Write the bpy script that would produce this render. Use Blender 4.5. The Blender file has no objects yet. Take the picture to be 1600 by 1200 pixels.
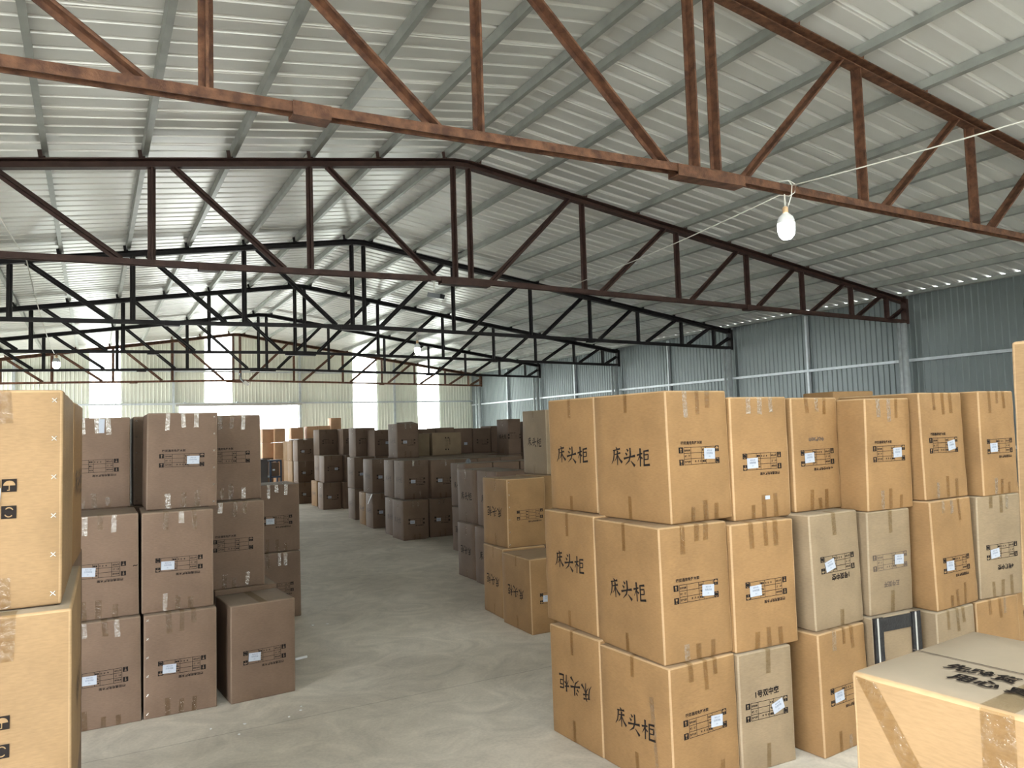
import bpy, bmesh, math, random
import numpy as np
from mathutils import Vector, Matrix, noise

# ------------------------------------------------------------------ camera, sky, light, exposure
S = bpy.context.scene
C = S.collection
cam_d = bpy.data.cameras.new('camera'); cam = bpy.data.objects.new('camera', cam_d); C.objects.link(cam)
cam_d.sensor_width = 36.0; cam_d.sensor_fit = 'HORIZONTAL'
cam_d.lens = 1190.38 / 1600 * 36; cam_d.clip_start = .05; cam_d.clip_end = 400
R_ = Vector((0.876315, -0.48074, -0.031019)); U_ = Vector((-0.002242, -0.068459, 0.997651)); F_ = Vector((0.481734, 0.874187, 0.061069))
cam.matrix_world = Matrix(((R_.x, U_.x, -F_.x, 0), (R_.y, U_.y, -F_.y, 0), (R_.z, U_.z, -F_.z, 1.6), (0, 0, 0, 1)))
S.camera = cam
S.view_settings.view_transform = 'Standard'; S.view_settings.look = 'None'
S.view_settings.exposure = 0.52; S.view_settings.gamma = 1.0; S.view_settings.use_curve_mapping = False
SKY = 11.0
w = bpy.data.worlds.new('overcast_sky'); S.world = w; w.use_nodes = True
bg = w.node_tree.nodes['Background']; bg.inputs[0].default_value = (.93, .97, 1.0, 1); bg.inputs[1].default_value = SKY
S.cycles.max_bounces = 10; S.cycles.diffuse_bounces = 7; S.cycles.transparent_max_bounces = 12
S.cycles.sample_clamp_indirect = 8.0

def portal(name, loc, aim, sx, sy):
    l = bpy.data.lights.new(name, 'AREA'); l.shape = 'RECTANGLE'; l.size = sx; l.size_y = sy
    o = bpy.data.objects.new(name, l); C.objects.link(o); o.location = loc
    o.rotation_euler = Vector(aim).to_track_quat('-Z', 'Y').to_euler()
    l.cycles.is_portal = True
# openings of the shed (x0, x1 or y0, y1, z1)
XL, XR, YF, YG, RX = -4.42, 12.0, -12.2, 24.8, 3.79
FRONT = (-1.0, 6.0, 3.0)          # unseen opening behind the camera, added for its daylight, in x
SIDES = [(-9.0, 2.2, 3.2), (20.0, 24.4, 3.1)]   # unseen open bays added to the left wall for side daylight, in y
ADDED_SKYL = [(-3.6, -2.8), (-1.5, -.7)]  # made-up translucent roof strips behind the camera, added to light the floor, in y
DOOR = (2.26, 5.77, 2.63)          # gate in the far gable, in x
STRIPS = [(-.09, .69), (2.98, 3.77), (7.60, 8.42), (9.90, 10.70)]
portal('front_daylight', ((FRONT[0]+FRONT[1])/2, YF, FRONT[2]/2), (0, 1, 0), FRONT[1]-FRONT[0], FRONT[2])
for a, b, z in SIDES: portal('side_daylight', (XL, (a+b)/2, z/2), (1, 0, 0), b-a, z)
portal('gate_daylight', ((DOOR[0]+DOOR[1])/2, YG, DOOR[2]/2), (0, -1, 0), DOOR[1]-DOOR[0], DOOR[2])
for a, b in ADDED_SKYL: portal('added_skylight_portal', (RX, (a+b)/2, 4.1), (0, 0, -1), 14.0, b-a)
for a, b in STRIPS:
    portal('strip_daylight', ((a+b)/2, YG+.06, 2.2 if a < 2 or a > 5 else 3.7), (0, -1, 0), b-a, 4.2 if a < 2 or a > 5 else 2.2)

# ------------------------------------------------------------------ materials
def mat(name, col, rough=.6, metal=0.0, var=.12, scale=6.0, bump=0.0, bscale=40.0, col2=None, stretch=(1, 1, 1), spec=.4, thr=(.3, .7), rnd=0.0):
    m = bpy.data.materials.new(name); m.use_nodes = True; nt = m.node_tree; N = nt.nodes; L = nt.links
    b = N['Principled BSDF']; b.inputs['Roughness'].default_value = rough; b.inputs['Metallic'].default_value = metal
    b.inputs['Specular IOR Level'].default_value = spec
    tc = N.new('ShaderNodeTexCoord'); mp = N.new('ShaderNodeMapping'); mp.inputs['Scale'].default_value = stretch
    L.new(tc.outputs['Object'], mp.inputs[0])
    n = N.new('ShaderNodeTexNoise'); n.inputs['Scale'].default_value = scale; n.inputs['Detail'].default_value = 5
    L.new(mp.outputs[0], n.inputs['Vector'])
    r = N.new('ShaderNodeValToRGB'); r.color_ramp.elements[0].position = thr[0]; r.color_ramp.elements[1].position = thr[1]
    c1 = [c*(1-var) for c in col]; c2 = col2 or [min(1, c*(1+var)) for c in col]
    r.color_ramp.elements[0].color = (*c1, 1); r.color_ramp.elements[1].color = (*c2, 1)
    L.new(n.outputs['Fac'], r.inputs[0])
    out = r.outputs[0]
    if rnd:
        oi = N.new('ShaderNodeObjectInfo'); hs = N.new('ShaderNodeHueSaturation')
        mr = N.new('ShaderNodeMapRange'); mr.inputs[3].default_value = 1-rnd; mr.inputs[4].default_value = 1+rnd
        L.new(oi.outputs['Random'], mr.inputs[0]); L.new(mr.outputs[0], hs.inputs['Value']); L.new(out, hs.inputs['Color']); out = hs.outputs[0]
    L.new(out, b.inputs['Base Color'])
    if bump:
        n2 = N.new('ShaderNodeTexNoise'); n2.inputs['Scale'].default_value = bscale; n2.inputs['Detail'].default_value = 4
        L.new(mp.outputs[0], n2.inputs['Vector'])
        bp = N.new('ShaderNodeBump'); bp.inputs['Strength'].default_value = bump; bp.inputs['Distance'].default_value = .01
        L.new(n2.outputs['Fac'], bp.inputs['Height']); L.new(bp.outputs[0], b.inputs['Normal'])
    return m

def kraft(name, col, dust=.35, rnd=.06):
    """corrugated board: mottled kraft liner, fine horizontal fibre streaks, settled dust on the lid"""
    m = bpy.data.materials.new(name); m.use_nodes = True; nt = m.node_tree; N = nt.nodes; L = nt.links
    b = N['Principled BSDF']; b.inputs['Roughness'].default_value = .68; b.inputs['Specular IOR Level'].default_value = .25
    tc = N.new('ShaderNodeTexCoord')
    n1 = N.new('ShaderNodeTexNoise'); n1.inputs['Scale'].default_value = 5; n1.inputs['Detail'].default_value = 4
    oi = N.new('ShaderNodeObjectInfo'); ad = N.new('ShaderNodeVectorMath'); ad.operation = 'ADD'
    L.new(tc.outputs['Object'], ad.inputs[0]); L.new(oi.outputs['Location'], ad.inputs[1]); L.new(ad.outputs[0], n1.inputs['Vector'])
    mp = N.new('ShaderNodeMapping'); mp.inputs['Scale'].default_value = (45, 45, 240); L.new(tc.outputs['Object'], mp.inputs[0])
    n2 = N.new('ShaderNodeTexNoise'); n2.inputs['Scale'].default_value = 1; n2.inputs['Detail'].default_value = 3; L.new(mp.outputs[0], n2.inputs['Vector'])
    r1 = N.new('ShaderNodeMapRange'); r1.inputs[1].default_value = .3; r1.inputs[2].default_value = .7; r1.inputs[3].default_value = .9; r1.inputs[4].default_value = 1.1
    L.new(n1.outputs['Fac'], r1.inputs[0])
    r2 = N.new('ShaderNodeMapRange'); r2.inputs[1].default_value = .25; r2.inputs[2].default_value = .75; r2.inputs[3].default_value = .90; r2.inputs[4].default_value = 1.09
    L.new(n2.outputs['Fac'], r2.inputs[0])
    mu = N.new('ShaderNodeMath'); mu.operation = 'MULTIPLY'; L.new(r1.outputs[0], mu.inputs[0]); L.new(r2.outputs[0], mu.inputs[1])
    rr = N.new('ShaderNodeMapRange'); rr.inputs[3].default_value = 1-rnd; rr.inputs[4].default_value = 1+rnd; L.new(oi.outputs['Random'], rr.inputs[0])
    m2 = N.new('ShaderNodeMath'); m2.operation = 'MULTIPLY'; L.new(mu.outputs[0], m2.inputs[0]); L.new(rr.outputs[0], m2.inputs[1])
    hs = N.new('ShaderNodeHueSaturation'); hs.inputs['Color'].default_value = (*col, 1); L.new(m2.outputs[0], hs.inputs['Value'])
    ge = N.new('ShaderNodeNewGeometry'); sx = N.new('ShaderNodeSeparateXYZ'); L.new(ge.outputs['Normal'], sx.inputs[0])
    up = N.new('ShaderNodeMapRange'); up.inputs[1].default_value = .8; up.inputs[2].default_value = 1; up.inputs[4].default_value = dust; L.new(sx.outputs['Z'], up.inputs[0])
    mx = N.new('ShaderNodeMixRGB'); mx.inputs[2].default_value = (.30, .262, .21, 1); L.new(up.outputs[0], mx.inputs[0]); L.new(hs.outputs[0], mx.inputs[1])
    L.new(mx.outputs[0], b.inputs['Base Color'])
    bp = N.new('ShaderNodeBump'); bp.inputs['Strength'].default_value = .12; bp.inputs['Distance'].default_value = .004
    L.new(n2.outputs['Fac'], bp.inputs['Height']); L.new(bp.outputs[0], b.inputs['Normal'])
    return m

M = {}
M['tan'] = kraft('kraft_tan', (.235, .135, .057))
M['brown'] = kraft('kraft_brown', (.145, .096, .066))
M['grey'] = kraft('kraft_greyish', (.205, .150, .092), dust=.6)
M['peach'] = kraft('kraft_light', (.245, .156, .078), dust=.75)
M['dark'] = kraft('kraft_dark', (.09, .08, .075))
for k, c in (('tan', (.36, .235, .125)), ('brown', (.19, .135, .098)), ('grey', (.27, .21, .14)), ('peach', (.36, .24, .13))): M[k+'_worn'] = kraft('worn_edge_'+k, c, dust=.3)
M['orange'] = kraft('kraft_orange', (.50, .30, .175))
def film(name, tint, gloss, rough, bump, bs):
    """clear packing tape: tinted see-through film with a glossy skin"""
    m = bpy.data.materials.new(name); m.use_nodes = True; nt = m.node_tree; N = nt.nodes; L = nt.links
    for n in list(N):
        if n.type != 'OUTPUT_MATERIAL': N.remove(n)
    out = [n for n in N if n.type == 'OUTPUT_MATERIAL'][0]
    t = N.new('ShaderNodeBsdfTransparent'); t.inputs[0].default_value = (*tint, 1)
    gl = N.new('ShaderNodeBsdfGlossy'); gl.inputs['Roughness'].default_value = rough; gl.inputs['Color'].default_value = (.9, .88, .84, 1)
    tc = N.new('ShaderNodeTexCoord'); no = N.new('ShaderNodeTexNoise'); no.inputs['Scale'].default_value = bs; no.inputs['Detail'].default_value = 3
    L.new(tc.outputs['Object'], no.inputs['Vector'])
    bp = N.new('ShaderNodeBump'); bp.inputs['Strength'].default_value = bump; bp.inputs['Distance'].default_value = .02; L.new(no.outputs['Fac'], bp.inputs['Height'])
    L.new(bp.outputs[0], gl.inputs['Normal'])
    mp = N.new('ShaderNodeMapRange'); mp.inputs[1].default_value = .35; mp.inputs[2].default_value = .7; mp.inputs[3].default_value = gloss*.3; mp.inputs[4].default_value = gloss*1.6
    L.new(no.outputs['Fac'], mp.inputs[0])
    x = N.new('ShaderNodeMixShader'); L.new(mp.outputs[0], x.inputs[0]); L.new(t.outputs[0], x.inputs[1]); L.new(gl.outputs[0], x.inputs[2]); L.new(x.outputs[0], out.inputs[0])
    return m
M['tape'] = film('packing_tape', (.80, .76, .68), .05, .18, .3, 60)
M['shiny'] = film('crinkled_packing_tape', (.92, .9, .86), .24, .27, .35, 70)
M['ink'] = mat('print_ink', (.014, .011, .010), .75, 0, .15, 50, spec=.1)
M['faint'] = mat('faded_ink', (.085, .065, .052), .7, 0, .2, 50, spec=.15)
M['knock'] = mat('bare_board_in_print', (.28, .19, .11), .7, 0, .08, 30)
M['paper'] = mat('sticker_paper', (.37, .40, .46), .45, 0, .03, 20)
M['pale'] = mat('sticker_ink', (.10, .115, .15), .6, 0, .1, 50)
M['staple'] = mat('staple_wire', (.75, .72, .68), .25, .9, .1, 30)
M['black'] = mat('black_corner_board', (.012, .012, .014), .35, 0, .4, 60, .2, 80)
M['white'] = mat('white_edge', (.42, .41, .38), .5, 0, .05, 20)
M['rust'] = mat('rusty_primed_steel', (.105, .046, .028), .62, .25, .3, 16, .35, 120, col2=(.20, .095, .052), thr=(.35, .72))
M['rust_shaded'] = mat('rusty_steel_shaded', (.055, .028, .022), .6, .2, .25, 12, .2, 100)  # the truss steel again, dimmer light on the second truss put into its colour
M['rust_backlit'] = mat('rusty_steel_backlit', (.020, .017, .018), .55, .2, .25, 12)  # the truss steel again, darkened to paint in the backlit shade of farther trusses
M['galv'] = mat('galvanised_steel', (.56, .60, .62), .36, .4, .12, 9)
M['purl'] = mat('grey_purlin_steel', (.33, .345, .32), .42, .3, .15, 5)
M['sheet'] = mat('roof_sheet_underside', (.72, .72, .69), .34, .3, .07, 1.5, stretch=(.3, 2, 2), spec=.5)
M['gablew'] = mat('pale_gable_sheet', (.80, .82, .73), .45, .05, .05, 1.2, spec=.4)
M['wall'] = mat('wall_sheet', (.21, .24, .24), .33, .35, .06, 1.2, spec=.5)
M['bulbw'] = mat('bulb_white_plastic', (.75, .76, .76), .4)
M['sock'] = mat('tan_socket', (.62, .42, .24), .5)
M['cord'] = mat('white_cord', (.72, .70, .64), .5)
M['camgrey'] = mat('camera_grey', (.16, .17, .18), .45)
M['blue'] = mat('blue_grey_frame_paint', (.035, .05, .085), .45)
M['ground'] = mat('outside_concrete', (.55, .55, .51), .85, 0, .12, .8)

def emit(name, col, st):
    m = bpy.data.materials.new(name); m.use_nodes = True; b = m.node_tree.nodes['Principled BSDF']
    b.inputs['Emission Color'].default_value = (*col, 1); b.inputs['Emission Strength'].default_value = st; b.inputs['Base Color'].default_value = (.8, .8, .8, 1)
    return m
M['lit'] = emit('lit_bulb', (.92, 1.0, 1.0), 22.0)

def translucent():
    m = bpy.data.materials.new('translucent_daylight_sheet'); m.use_nodes = True; nt = m.node_tree; N = nt.nodes; L = nt.links
    for n in list(N):
        if n.type != 'OUTPUT_MATERIAL': N.remove(n)
    out = [n for n in N if n.type == 'OUTPUT_MATERIAL'][0]
    a = N.new('ShaderNodeBsdfTranslucent'); a.inputs[0].default_value = (.93, .96, .9, 1)
    t = N.new('ShaderNodeBsdfTransparent'); t.inputs[0].default_value = (.9, .93, .9, 1)
    x = N.new('ShaderNodeMixShader'); x.inputs[0].default_value = .55
    L.new(a.outputs[0], x.inputs[1]); L.new(t.outputs[0], x.inputs[2]); L.new(x.outputs[0], out.inputs[0])
    return m
M['frp'] = translucent()

def floor_mat():
    m = bpy.data.materials.new('dusty_concrete_floor'); m.use_nodes = True; nt = m.node_tree; N = nt.nodes; L = nt.links
    b = N['Principled BSDF']; b.inputs['Specular IOR Level'].default_value = .35
    tc = N.new('ShaderNodeTexCoord')
    n1 = N.new('ShaderNodeTexNoise'); n1.inputs['Scale'].default_value = .55; n1.inputs['Detail'].default_value = 5; n1.inputs['Distortion'].default_value = .8
    n2 = N.new('ShaderNodeTexNoise'); n2.inputs['Scale'].default_value = 2.4; n2.inputs['Detail'].default_value = 8; n2.inputs['Roughness'].default_value = .65; n2.inputs['Distortion'].default_value = 2.2
    n3 = N.new('ShaderNodeTexNoise'); n3.inputs['Scale'].default_value = 60; n3.inputs['Detail'].default_value = 3
    for n in (n1, n2, n3): L.new(tc.outputs['Object'], n.inputs['Vector'])
    r1 = N.new('ShaderNodeValToRGB'); r1.color_ramp.elements[0].color = (.47, .425, .36, 1); r1.color_ramp.elements[1].color = (.62, .57, .495, 1)
    r1.color_ramp.elements[0].position = .35; r1.color_ramp.elements[1].position = .65
    L.new(n1.outputs['Fac'], r1.inputs[0])
    r2 = N.new('ShaderNodeMapRange'); r2.inputs[1].default_value = .3; r2.inputs[2].default_value = .7; r2.inputs[3].default_value = .78; r2.inputs[4].default_value = 1.15
    L.new(n2.outputs['Fac'], r2.inputs[0])
    r3 = N.new('ShaderNodeMapRange'); r3.inputs[1].default_value = .35; r3.inputs[2].default_value = .65; r3.inputs[3].default_value = .95; r3.inputs[4].default_value = 1.05
    L.new(n3.outputs['Fac'], r3.inputs[0])
    mu = N.new('ShaderNodeMath'); mu.operation = 'MULTIPLY'; L.new(r2.outputs[0], mu.inputs[0]); L.new(r3.outputs[0], mu.inputs[1])
    # saw-cut joint across the slab every four metres
    sx = N.new('ShaderNodeSeparateXYZ'); L.new(tc.outputs['Object'], sx.inputs[0])
    wob = N.new('ShaderNodeMath'); wob.operation = 'MULTIPLY_ADD'; wob.inputs[1].default_value = .02; L.new(n2.outputs['Fac'], wob.inputs[0]); L.new(sx.outputs['Y'], wob.inputs[2])
    sh = N.new('ShaderNodeMath'); sh.operation = 'SUBTRACT'; sh.inputs[1].default_value = 4.52; L.new(wob.outputs[0], sh.inputs[0])
    pp = N.new('ShaderNodeMath'); pp.operation = 'PINGPONG'; pp.inputs[1].default_value = 2.0; L.new(sh.outputs[0], pp.inputs[0])
    lt = N.new('ShaderNodeMapRange'); lt.inputs[1].default_value = .002; lt.inputs[2].default_value = .006; lt.inputs[3].default_value = .68; lt.inputs[4].default_value = 1.0
    L.new(pp.outputs[0], lt.inputs[0])
    m2 = N.new('ShaderNodeMath'); m2.operation = 'MULTIPLY'; L.new(mu.outputs[0], m2.inputs[0]); L.new(lt.outputs[0], m2.inputs[1])
    hs = N.new('ShaderNodeHueSaturation'); L.new(r1.outputs[0], hs.inputs['Color']); L.new(m2.outputs[0], hs.inputs['Value'])
    L.new(hs.outputs[0], b.inputs['Base Color'])
    rg = N.new('ShaderNodeMapRange'); rg.inputs[3].default_value = .5; rg.inputs[4].default_value = .8; L.new(n2.outputs['Fac'], rg.inputs[0]); L.new(rg.outputs[0], b.inputs['Roughness'])
    bp = N.new('ShaderNodeBump'); bp.inputs['Strength'].default_value = .15; bp.inputs['Distance'].default_value = .01; L.new(n2.outputs['Fac'], bp.inputs['Height']); L.new(bp.outputs[0], b.inputs['Normal'])
    return m
M['floor'] = floor_mat()

# ------------------------------------------------------------------ mesh helpers
class MB:
    def __init__(s): s.v = []; s.f = []; s.mi = []
    def add(s, vs, fs, mi=0):
        o = len(s.v); s.v += [tuple(v) for v in vs]; s.f += [tuple(i+o for i in f) for f in fs]; s.mi += [mi]*len(fs)
    def box(s, lo, hi, mi=0):
        x0, y0, z0 = lo; x1, y1, z1 = hi
        s.add([(x0,y0,z0),(x1,y0,z0),(x1,y1,z0),(x0,y1,z0),(x0,y0,z1),(x1,y0,z1),(x1,y1,z1),(x0,y1,z1)],
              [(3,2,1,0),(4,5,6,7),(0,1,5,4),(1,2,6,5),(2,3,7,6),(3,0,4,7)], mi)
    def beam(s, p0, p1, prof, up=(0,0,1), mi=0):
        """prof: closed 2D loop (side, up) swept from p0 to p1"""
        p0, p1 = Vector(p0), Vector(p1); d = (p1-p0).normalized(); sd = d.cross(Vector(up)).normalized(); u = sd.cross(d)
        n = len(prof); vs = [p0+sd*a+u*b for a, b in prof]+[p1+sd*a+u*b for a, b in prof]
        s.add(vs, [(i, (i+1) % n, (i+1) % n+n, i+n) for i in range(n)]+[tuple(range(n-1, -1, -1)), tuple(range(n, 2*n))], mi)
    def tube(s, pts, r, n=10, mi=0):
        pts = [Vector(p) for p in pts]; rings = []
        for i, p in enumerate(pts):
            d = (pts[min(i+1, len(pts)-1)]-pts[max(i-1, 0)]).normalized()
            a = d.cross(Vector((0, 0, 1)) if abs(d.z) < .9 else Vector((1, 0, 0))).normalized(); b = d.cross(a)
            rings.append([p+(a*math.cos(t)+b*math.sin(t))*r for t in [2*math.pi*k/n for k in range(n)]])
        vs = [v for q in rings for v in q]
        fs = [(i*n+k, i*n+(k+1) % n, (i+1)*n+(k+1) % n, (i+1)*n+k) for i in range(len(pts)-1) for k in range(n)]
        s.add(vs, fs+[tuple(range(n-1, -1, -1)), tuple(range((len(pts)-1)*n, len(pts)*n))], mi)
    def lathe(s, prof, c, n=20, mi=0):
        vs = [(c[0]+r*math.cos(2*math.pi*k/n), c[1]+r*math.sin(2*math.pi*k/n), c[2]+z) for r, z in prof for k in range(n)]
        s.add(vs, [(i*n+k, i*n+(k+1) % n, (i+1)*n+(k+1) % n, (i+1)*n+k) for i in range(len(prof)-1) for k in range(n)], mi)
    def mesh(s, name, mats, smooth=False):
        me = bpy.data.meshes.new(name); me.from_pydata(s.v, [], s.f)
        for m in (mats if isinstance(mats, (list, tuple)) else [mats]): me.materials.append(M[m] if isinstance(m, str) else m)
        me.polygons.foreach_set('material_index', s.mi); me.polygons.foreach_set('use_smooth', [smooth]*len(s.f)); me.update()
        return me
    def build(s, name, mats, parent=None, smooth=False, fix=False):
        me = s.mesh(name, mats, smooth)
        if fix:
            b = bmesh.new(); b.from_mesh(me); bmesh.ops.recalc_face_normals(b, faces=b.faces); b.to_mesh(me); b.free()
        return put(name, me, parent)
def put(name, me, parent=None):
    o = bpy.data.objects.new(name, me); C.objects.link(o)
    if parent is not None: o.parent = parent
    return o
def tag(o, label=None, cat=None, group=None, kind=None):
    for k, v in (('label', label), ('category', cat), ('group', group), ('kind', kind)):
        if v: o[k] = v
    return o
def empty(name, loc, rz=0):
    o = bpy.data.objects.new(name, None); o.empty_display_size = .1; C.objects.link(o); o.location = loc; o.rotation_euler.z = rz
    return o
def copy_tree(o, parent=None):
    c = o.copy(); C.objects.link(c)
    if parent is not None: c.parent = parent
    for ch in [k for k in bpy.data.objects if k.parent == o]: copy_tree(ch, c)
    return c

# ------------------------------------------------------------------ the shed: floor, roof, walls
TY = [3.9318+4.01338*i for i in range(6)]
def roof_z(x): return 4.905-.1455*abs(x-RX)
g = MB(); g.add([(-80, -80, -.06), (80, -80, -.06), (80, 110, -.06), (-80, 110, -.06)], [(0, 1, 2, 3)])
tag(g.build('ground', 'ground'), kind='structure')
g = MB(); g.box((XL-.05, YF-.1, -.15), (XR+.05, YG+.05, 0)); tag(g.build('floor', 'floor'), kind='structure')

# ribbed roof sheets (ribs run down the slope)
def rib_profile(a, b, pitch, hgt, wt, wb, dbl=0):
    out = [(a, 0)]; k = 0; t = a+pitch*.5
    while t < b-wb:
        out += [(t-wb/2, 0), (t-wt/2, hgt), (t+wt/2, hgt), (t+wb/2, 0)]
        if dbl and k % dbl == 0: out += [(t+wb/2+.012, 0), (t+wb/2+.018, hgt*.35), (t+wb/2+.026, hgt*.35), (t+wb/2+.032, 0)]
        t += pitch; k += 1
    return out+[(b, 0)]
def roof_strip(g, a, b, xa=XL-.03, xb=XR+.03):
    pr = rib_profile(a, b, .21, .03, .03, .05, 4); n = len(pr)
    for x0, x1 in ((xa, RX), (RX, xb)):
        g.add([(x, y, roof_z(x)+z) for x in (x0, x1) for y, z in pr], [(i, i+1, n+i+1, n+i) for i in range(n-1)])
g = MB(); cur = YF-.2
for a, b in ADDED_SKYL: roof_strip(g, cur, a); cur = b
roof_strip(g, cur, YG+.12)
ceiling = tag(g.build('ceiling', 'sheet'), kind='structure')
g = MB(); g.beam((RX, YF-.2, 4.93), (RX, YG+.12, 4.93), [(-.16, -.015), (0, .012), (.16, -.015), (.16, -.02), (0, .006), (-.16, -.02)])
g.build('ridge_cap', 'sheet', ceiling)
CP = [(-.025, 0), (.025, 0), (.025, .012), (-.019, .012), (-.019, .068), (.025, .068), (.025, .08), (-.025, .08)]   # C section
PX = [3.60, 2.80, 2.04, 1.235, .434, -.38, -1.19, -2.0, -2.8, -3.6, -4.33, 3.98, 4.74, 5.49, 6.33, 7.15, 7.97, 8.78, 9.58, 10.38, 11.18, 11.9]
for x in PX:
    g = MB(); s = -1 if x < RX else 1
    ev = x == 11.9; k = .65 if ev else 1; dz = .03+.08*k if ev else .086      # the eave purlin hangs a little lower
    g.beam((x, YF, roof_z(x)-dz), (x, YG-.02, roof_z(x)-dz), [(a, b*k) for a, b in CP], up=(.144*s, 0, 1)); g.build('purlin', 'purl', ceiling, fix=True)

def ribs_along(a, b, pitch=.105):
    return rib_profile(a, b, pitch, .017, .012, .03)
def side_sheet(name, x, inward, y0, y1, z0, z1):
    p = ribs_along(y0, y1); n = len(p); g = MB()
    g.add([(x+inward*d, y, z) for z in (z0, z1) for y, d in p], [(i, i+1, n+i+1, n+i) for i in range(n-1)])
    return g, n
def wall_side(name, x, inward, y0, y1, holes):
    ys = [y0]; g = MB(); zt = roof_z(x)-.002
    segs = []; cur = y0
    for a, b, z in sorted(holes):
        segs.append((cur, a, 0)); segs.append((a, b, z)); cur = b
    segs.append((cur, y1, 0))
    for a, b, z in segs:
        p = ribs_along(a, b); n = len(p)
        g.add([(x+inward*d, y, zz) for zz in (z, zt) for y, d in p], [(i, i+1, n+i+1, n+i) for i in range(n-1)])
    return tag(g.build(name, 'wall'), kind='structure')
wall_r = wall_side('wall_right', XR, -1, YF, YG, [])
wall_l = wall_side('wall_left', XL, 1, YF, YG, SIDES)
def gable(name, y, inward, segs):
    g = MB()
    for a, b, z0, z1 in segs:
        cuts = [a, b] if not (a < RX < b) else [a, RX, b]
        for c0, c1 in zip(cuts[:-1], cuts[1:]):
            p = ribs_along(c0, c1); n = len(p)
            g.add([(x, y+inward*d, z0) for x, d in p]+[(x, y+inward*d, z1 if z1 else roof_z(x)-.004) for x, d in p], [(i, i+1, n+i+1, n+i) for i in range(n-1)])
    return tag(g.build(name, 'gablew'), kind='structure')
s = STRIPS
wall_b = gable('wall_back', YG, -1, [(XL, s[0][0], 0, 0), (s[0][1], DOOR[0], 0, 0), (DOOR[0], s[1][0], DOOR[2], 0), (s[1][1], DOOR[1], DOOR[2], 0),
                                     (DOOR[1], s[2][0], 0, 0), (s[2][1], s[3][0], 0, 0), (s[3][1], XR, 0, 0)])
gable('wall_front', YF, 1, [(XL, FRONT[0], 0, 0), (FRONT[0], FRONT[1], FRONT[2], 0), (FRONT[1], XR, 0, 0)])
for i, (a, b) in enumerate(STRIPS):
    g = MB(); z0 = DOOR[2] if i == 1 else 0
    p = ribs_along(a-.03, b+.03); n = len(p)
    g.add([(x, YG+.02-d, z0) for x, d in p]+[(x, YG+.02-d, roof_z(x)-.004) for x, d in p], [(k, k+1, n+k+1, n+k) for k in range(n-1)])
    tag(g.build('window_%d' % (i+1), 'frp'), kind='structure')
for i, (a, b) in enumerate(ADDED_SKYL):
    g = MB(); roof_strip(g, a, b); tag(g.build('window_%d' % (i+5), 'frp'), kind='structure')  # added roof strips, out of view, letting fill daylight in
# gable girts, posts, gate track
g = MB()
for z in (2.68, 3.66):
    for a, b in ((XL, XR),):
        g.box((a, YG-.09, z), (b, YG-.03, z+.05))
g.build('girt', 'galv', wall_b)
for x in (-1.9, 2.1, 5.83, 9.03):
    g = MB(); g.box((x-.03, YG-.1, 0), (x+.03, YG-.03, roof_z(x)-.09)); g.build('wall_post', 'galv', wall_b)
d1 = MB(); d1.box((DOOR[0]-.1, YG-.16, DOOR[2]), (DOOR[1]+.1, YG-.09, DOOR[2]+.07)); d1 = tag(d1.build('door_1', 'white'), kind='structure')
g = MB()
for x in (2.4, 3.9, 5.5): g.box((x-.03, YG-.17, DOOR[2]+.07), (x+.03, YG-.1, DOOR[2]+.13))
g.build('track_bracket', 'galv', d1)
# right wall girt and mid-bay posts
g = MB()
for z in (1.1, 2.54): g.box((XR-.08, YF, z), (XR-.02, YG-.05, z+.045))
g.build('girt', 'galv', wall_r)
for i in range(6):
    y = TY[i]-2.007
    g = MB(); g.box((XR-.085, y-.02, 0), (XR-.02, y+.02, roof_z(XR)-.1)); g.build('wall_post', 'galv', wall_r)
# standing-seam laps on the right wall
# columns under the truss ends
for i in range(0, 6):
    nm = ['first', 'second', 'third', 'fourth', 'fifth', 'sixth'][i]
    if i == 0: continue
    o = tag(empty('steel_column', (XR-.1, TY[i], 0)), 'galvanised twin-pipe column at the right wall under the end of the %s roof truss' % nm, 'column', 'columns along the right wall')
    g = MB(); g.tube([(0, 0, 0), (0, 0, 3.19)], .052, 16); g.build('main_pipe', 'galv', o, True)
    g = MB(); g.tube([(-.13, 0, 0), (-.13, 0, 3.19)], .026, 12); g.build('side_pipe', 'galv', o, True)
    g = MB(); g.box((-.2, -.09, 0), (.08, .09, .012)); g.build('base_plate', 'galv', o)

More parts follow.
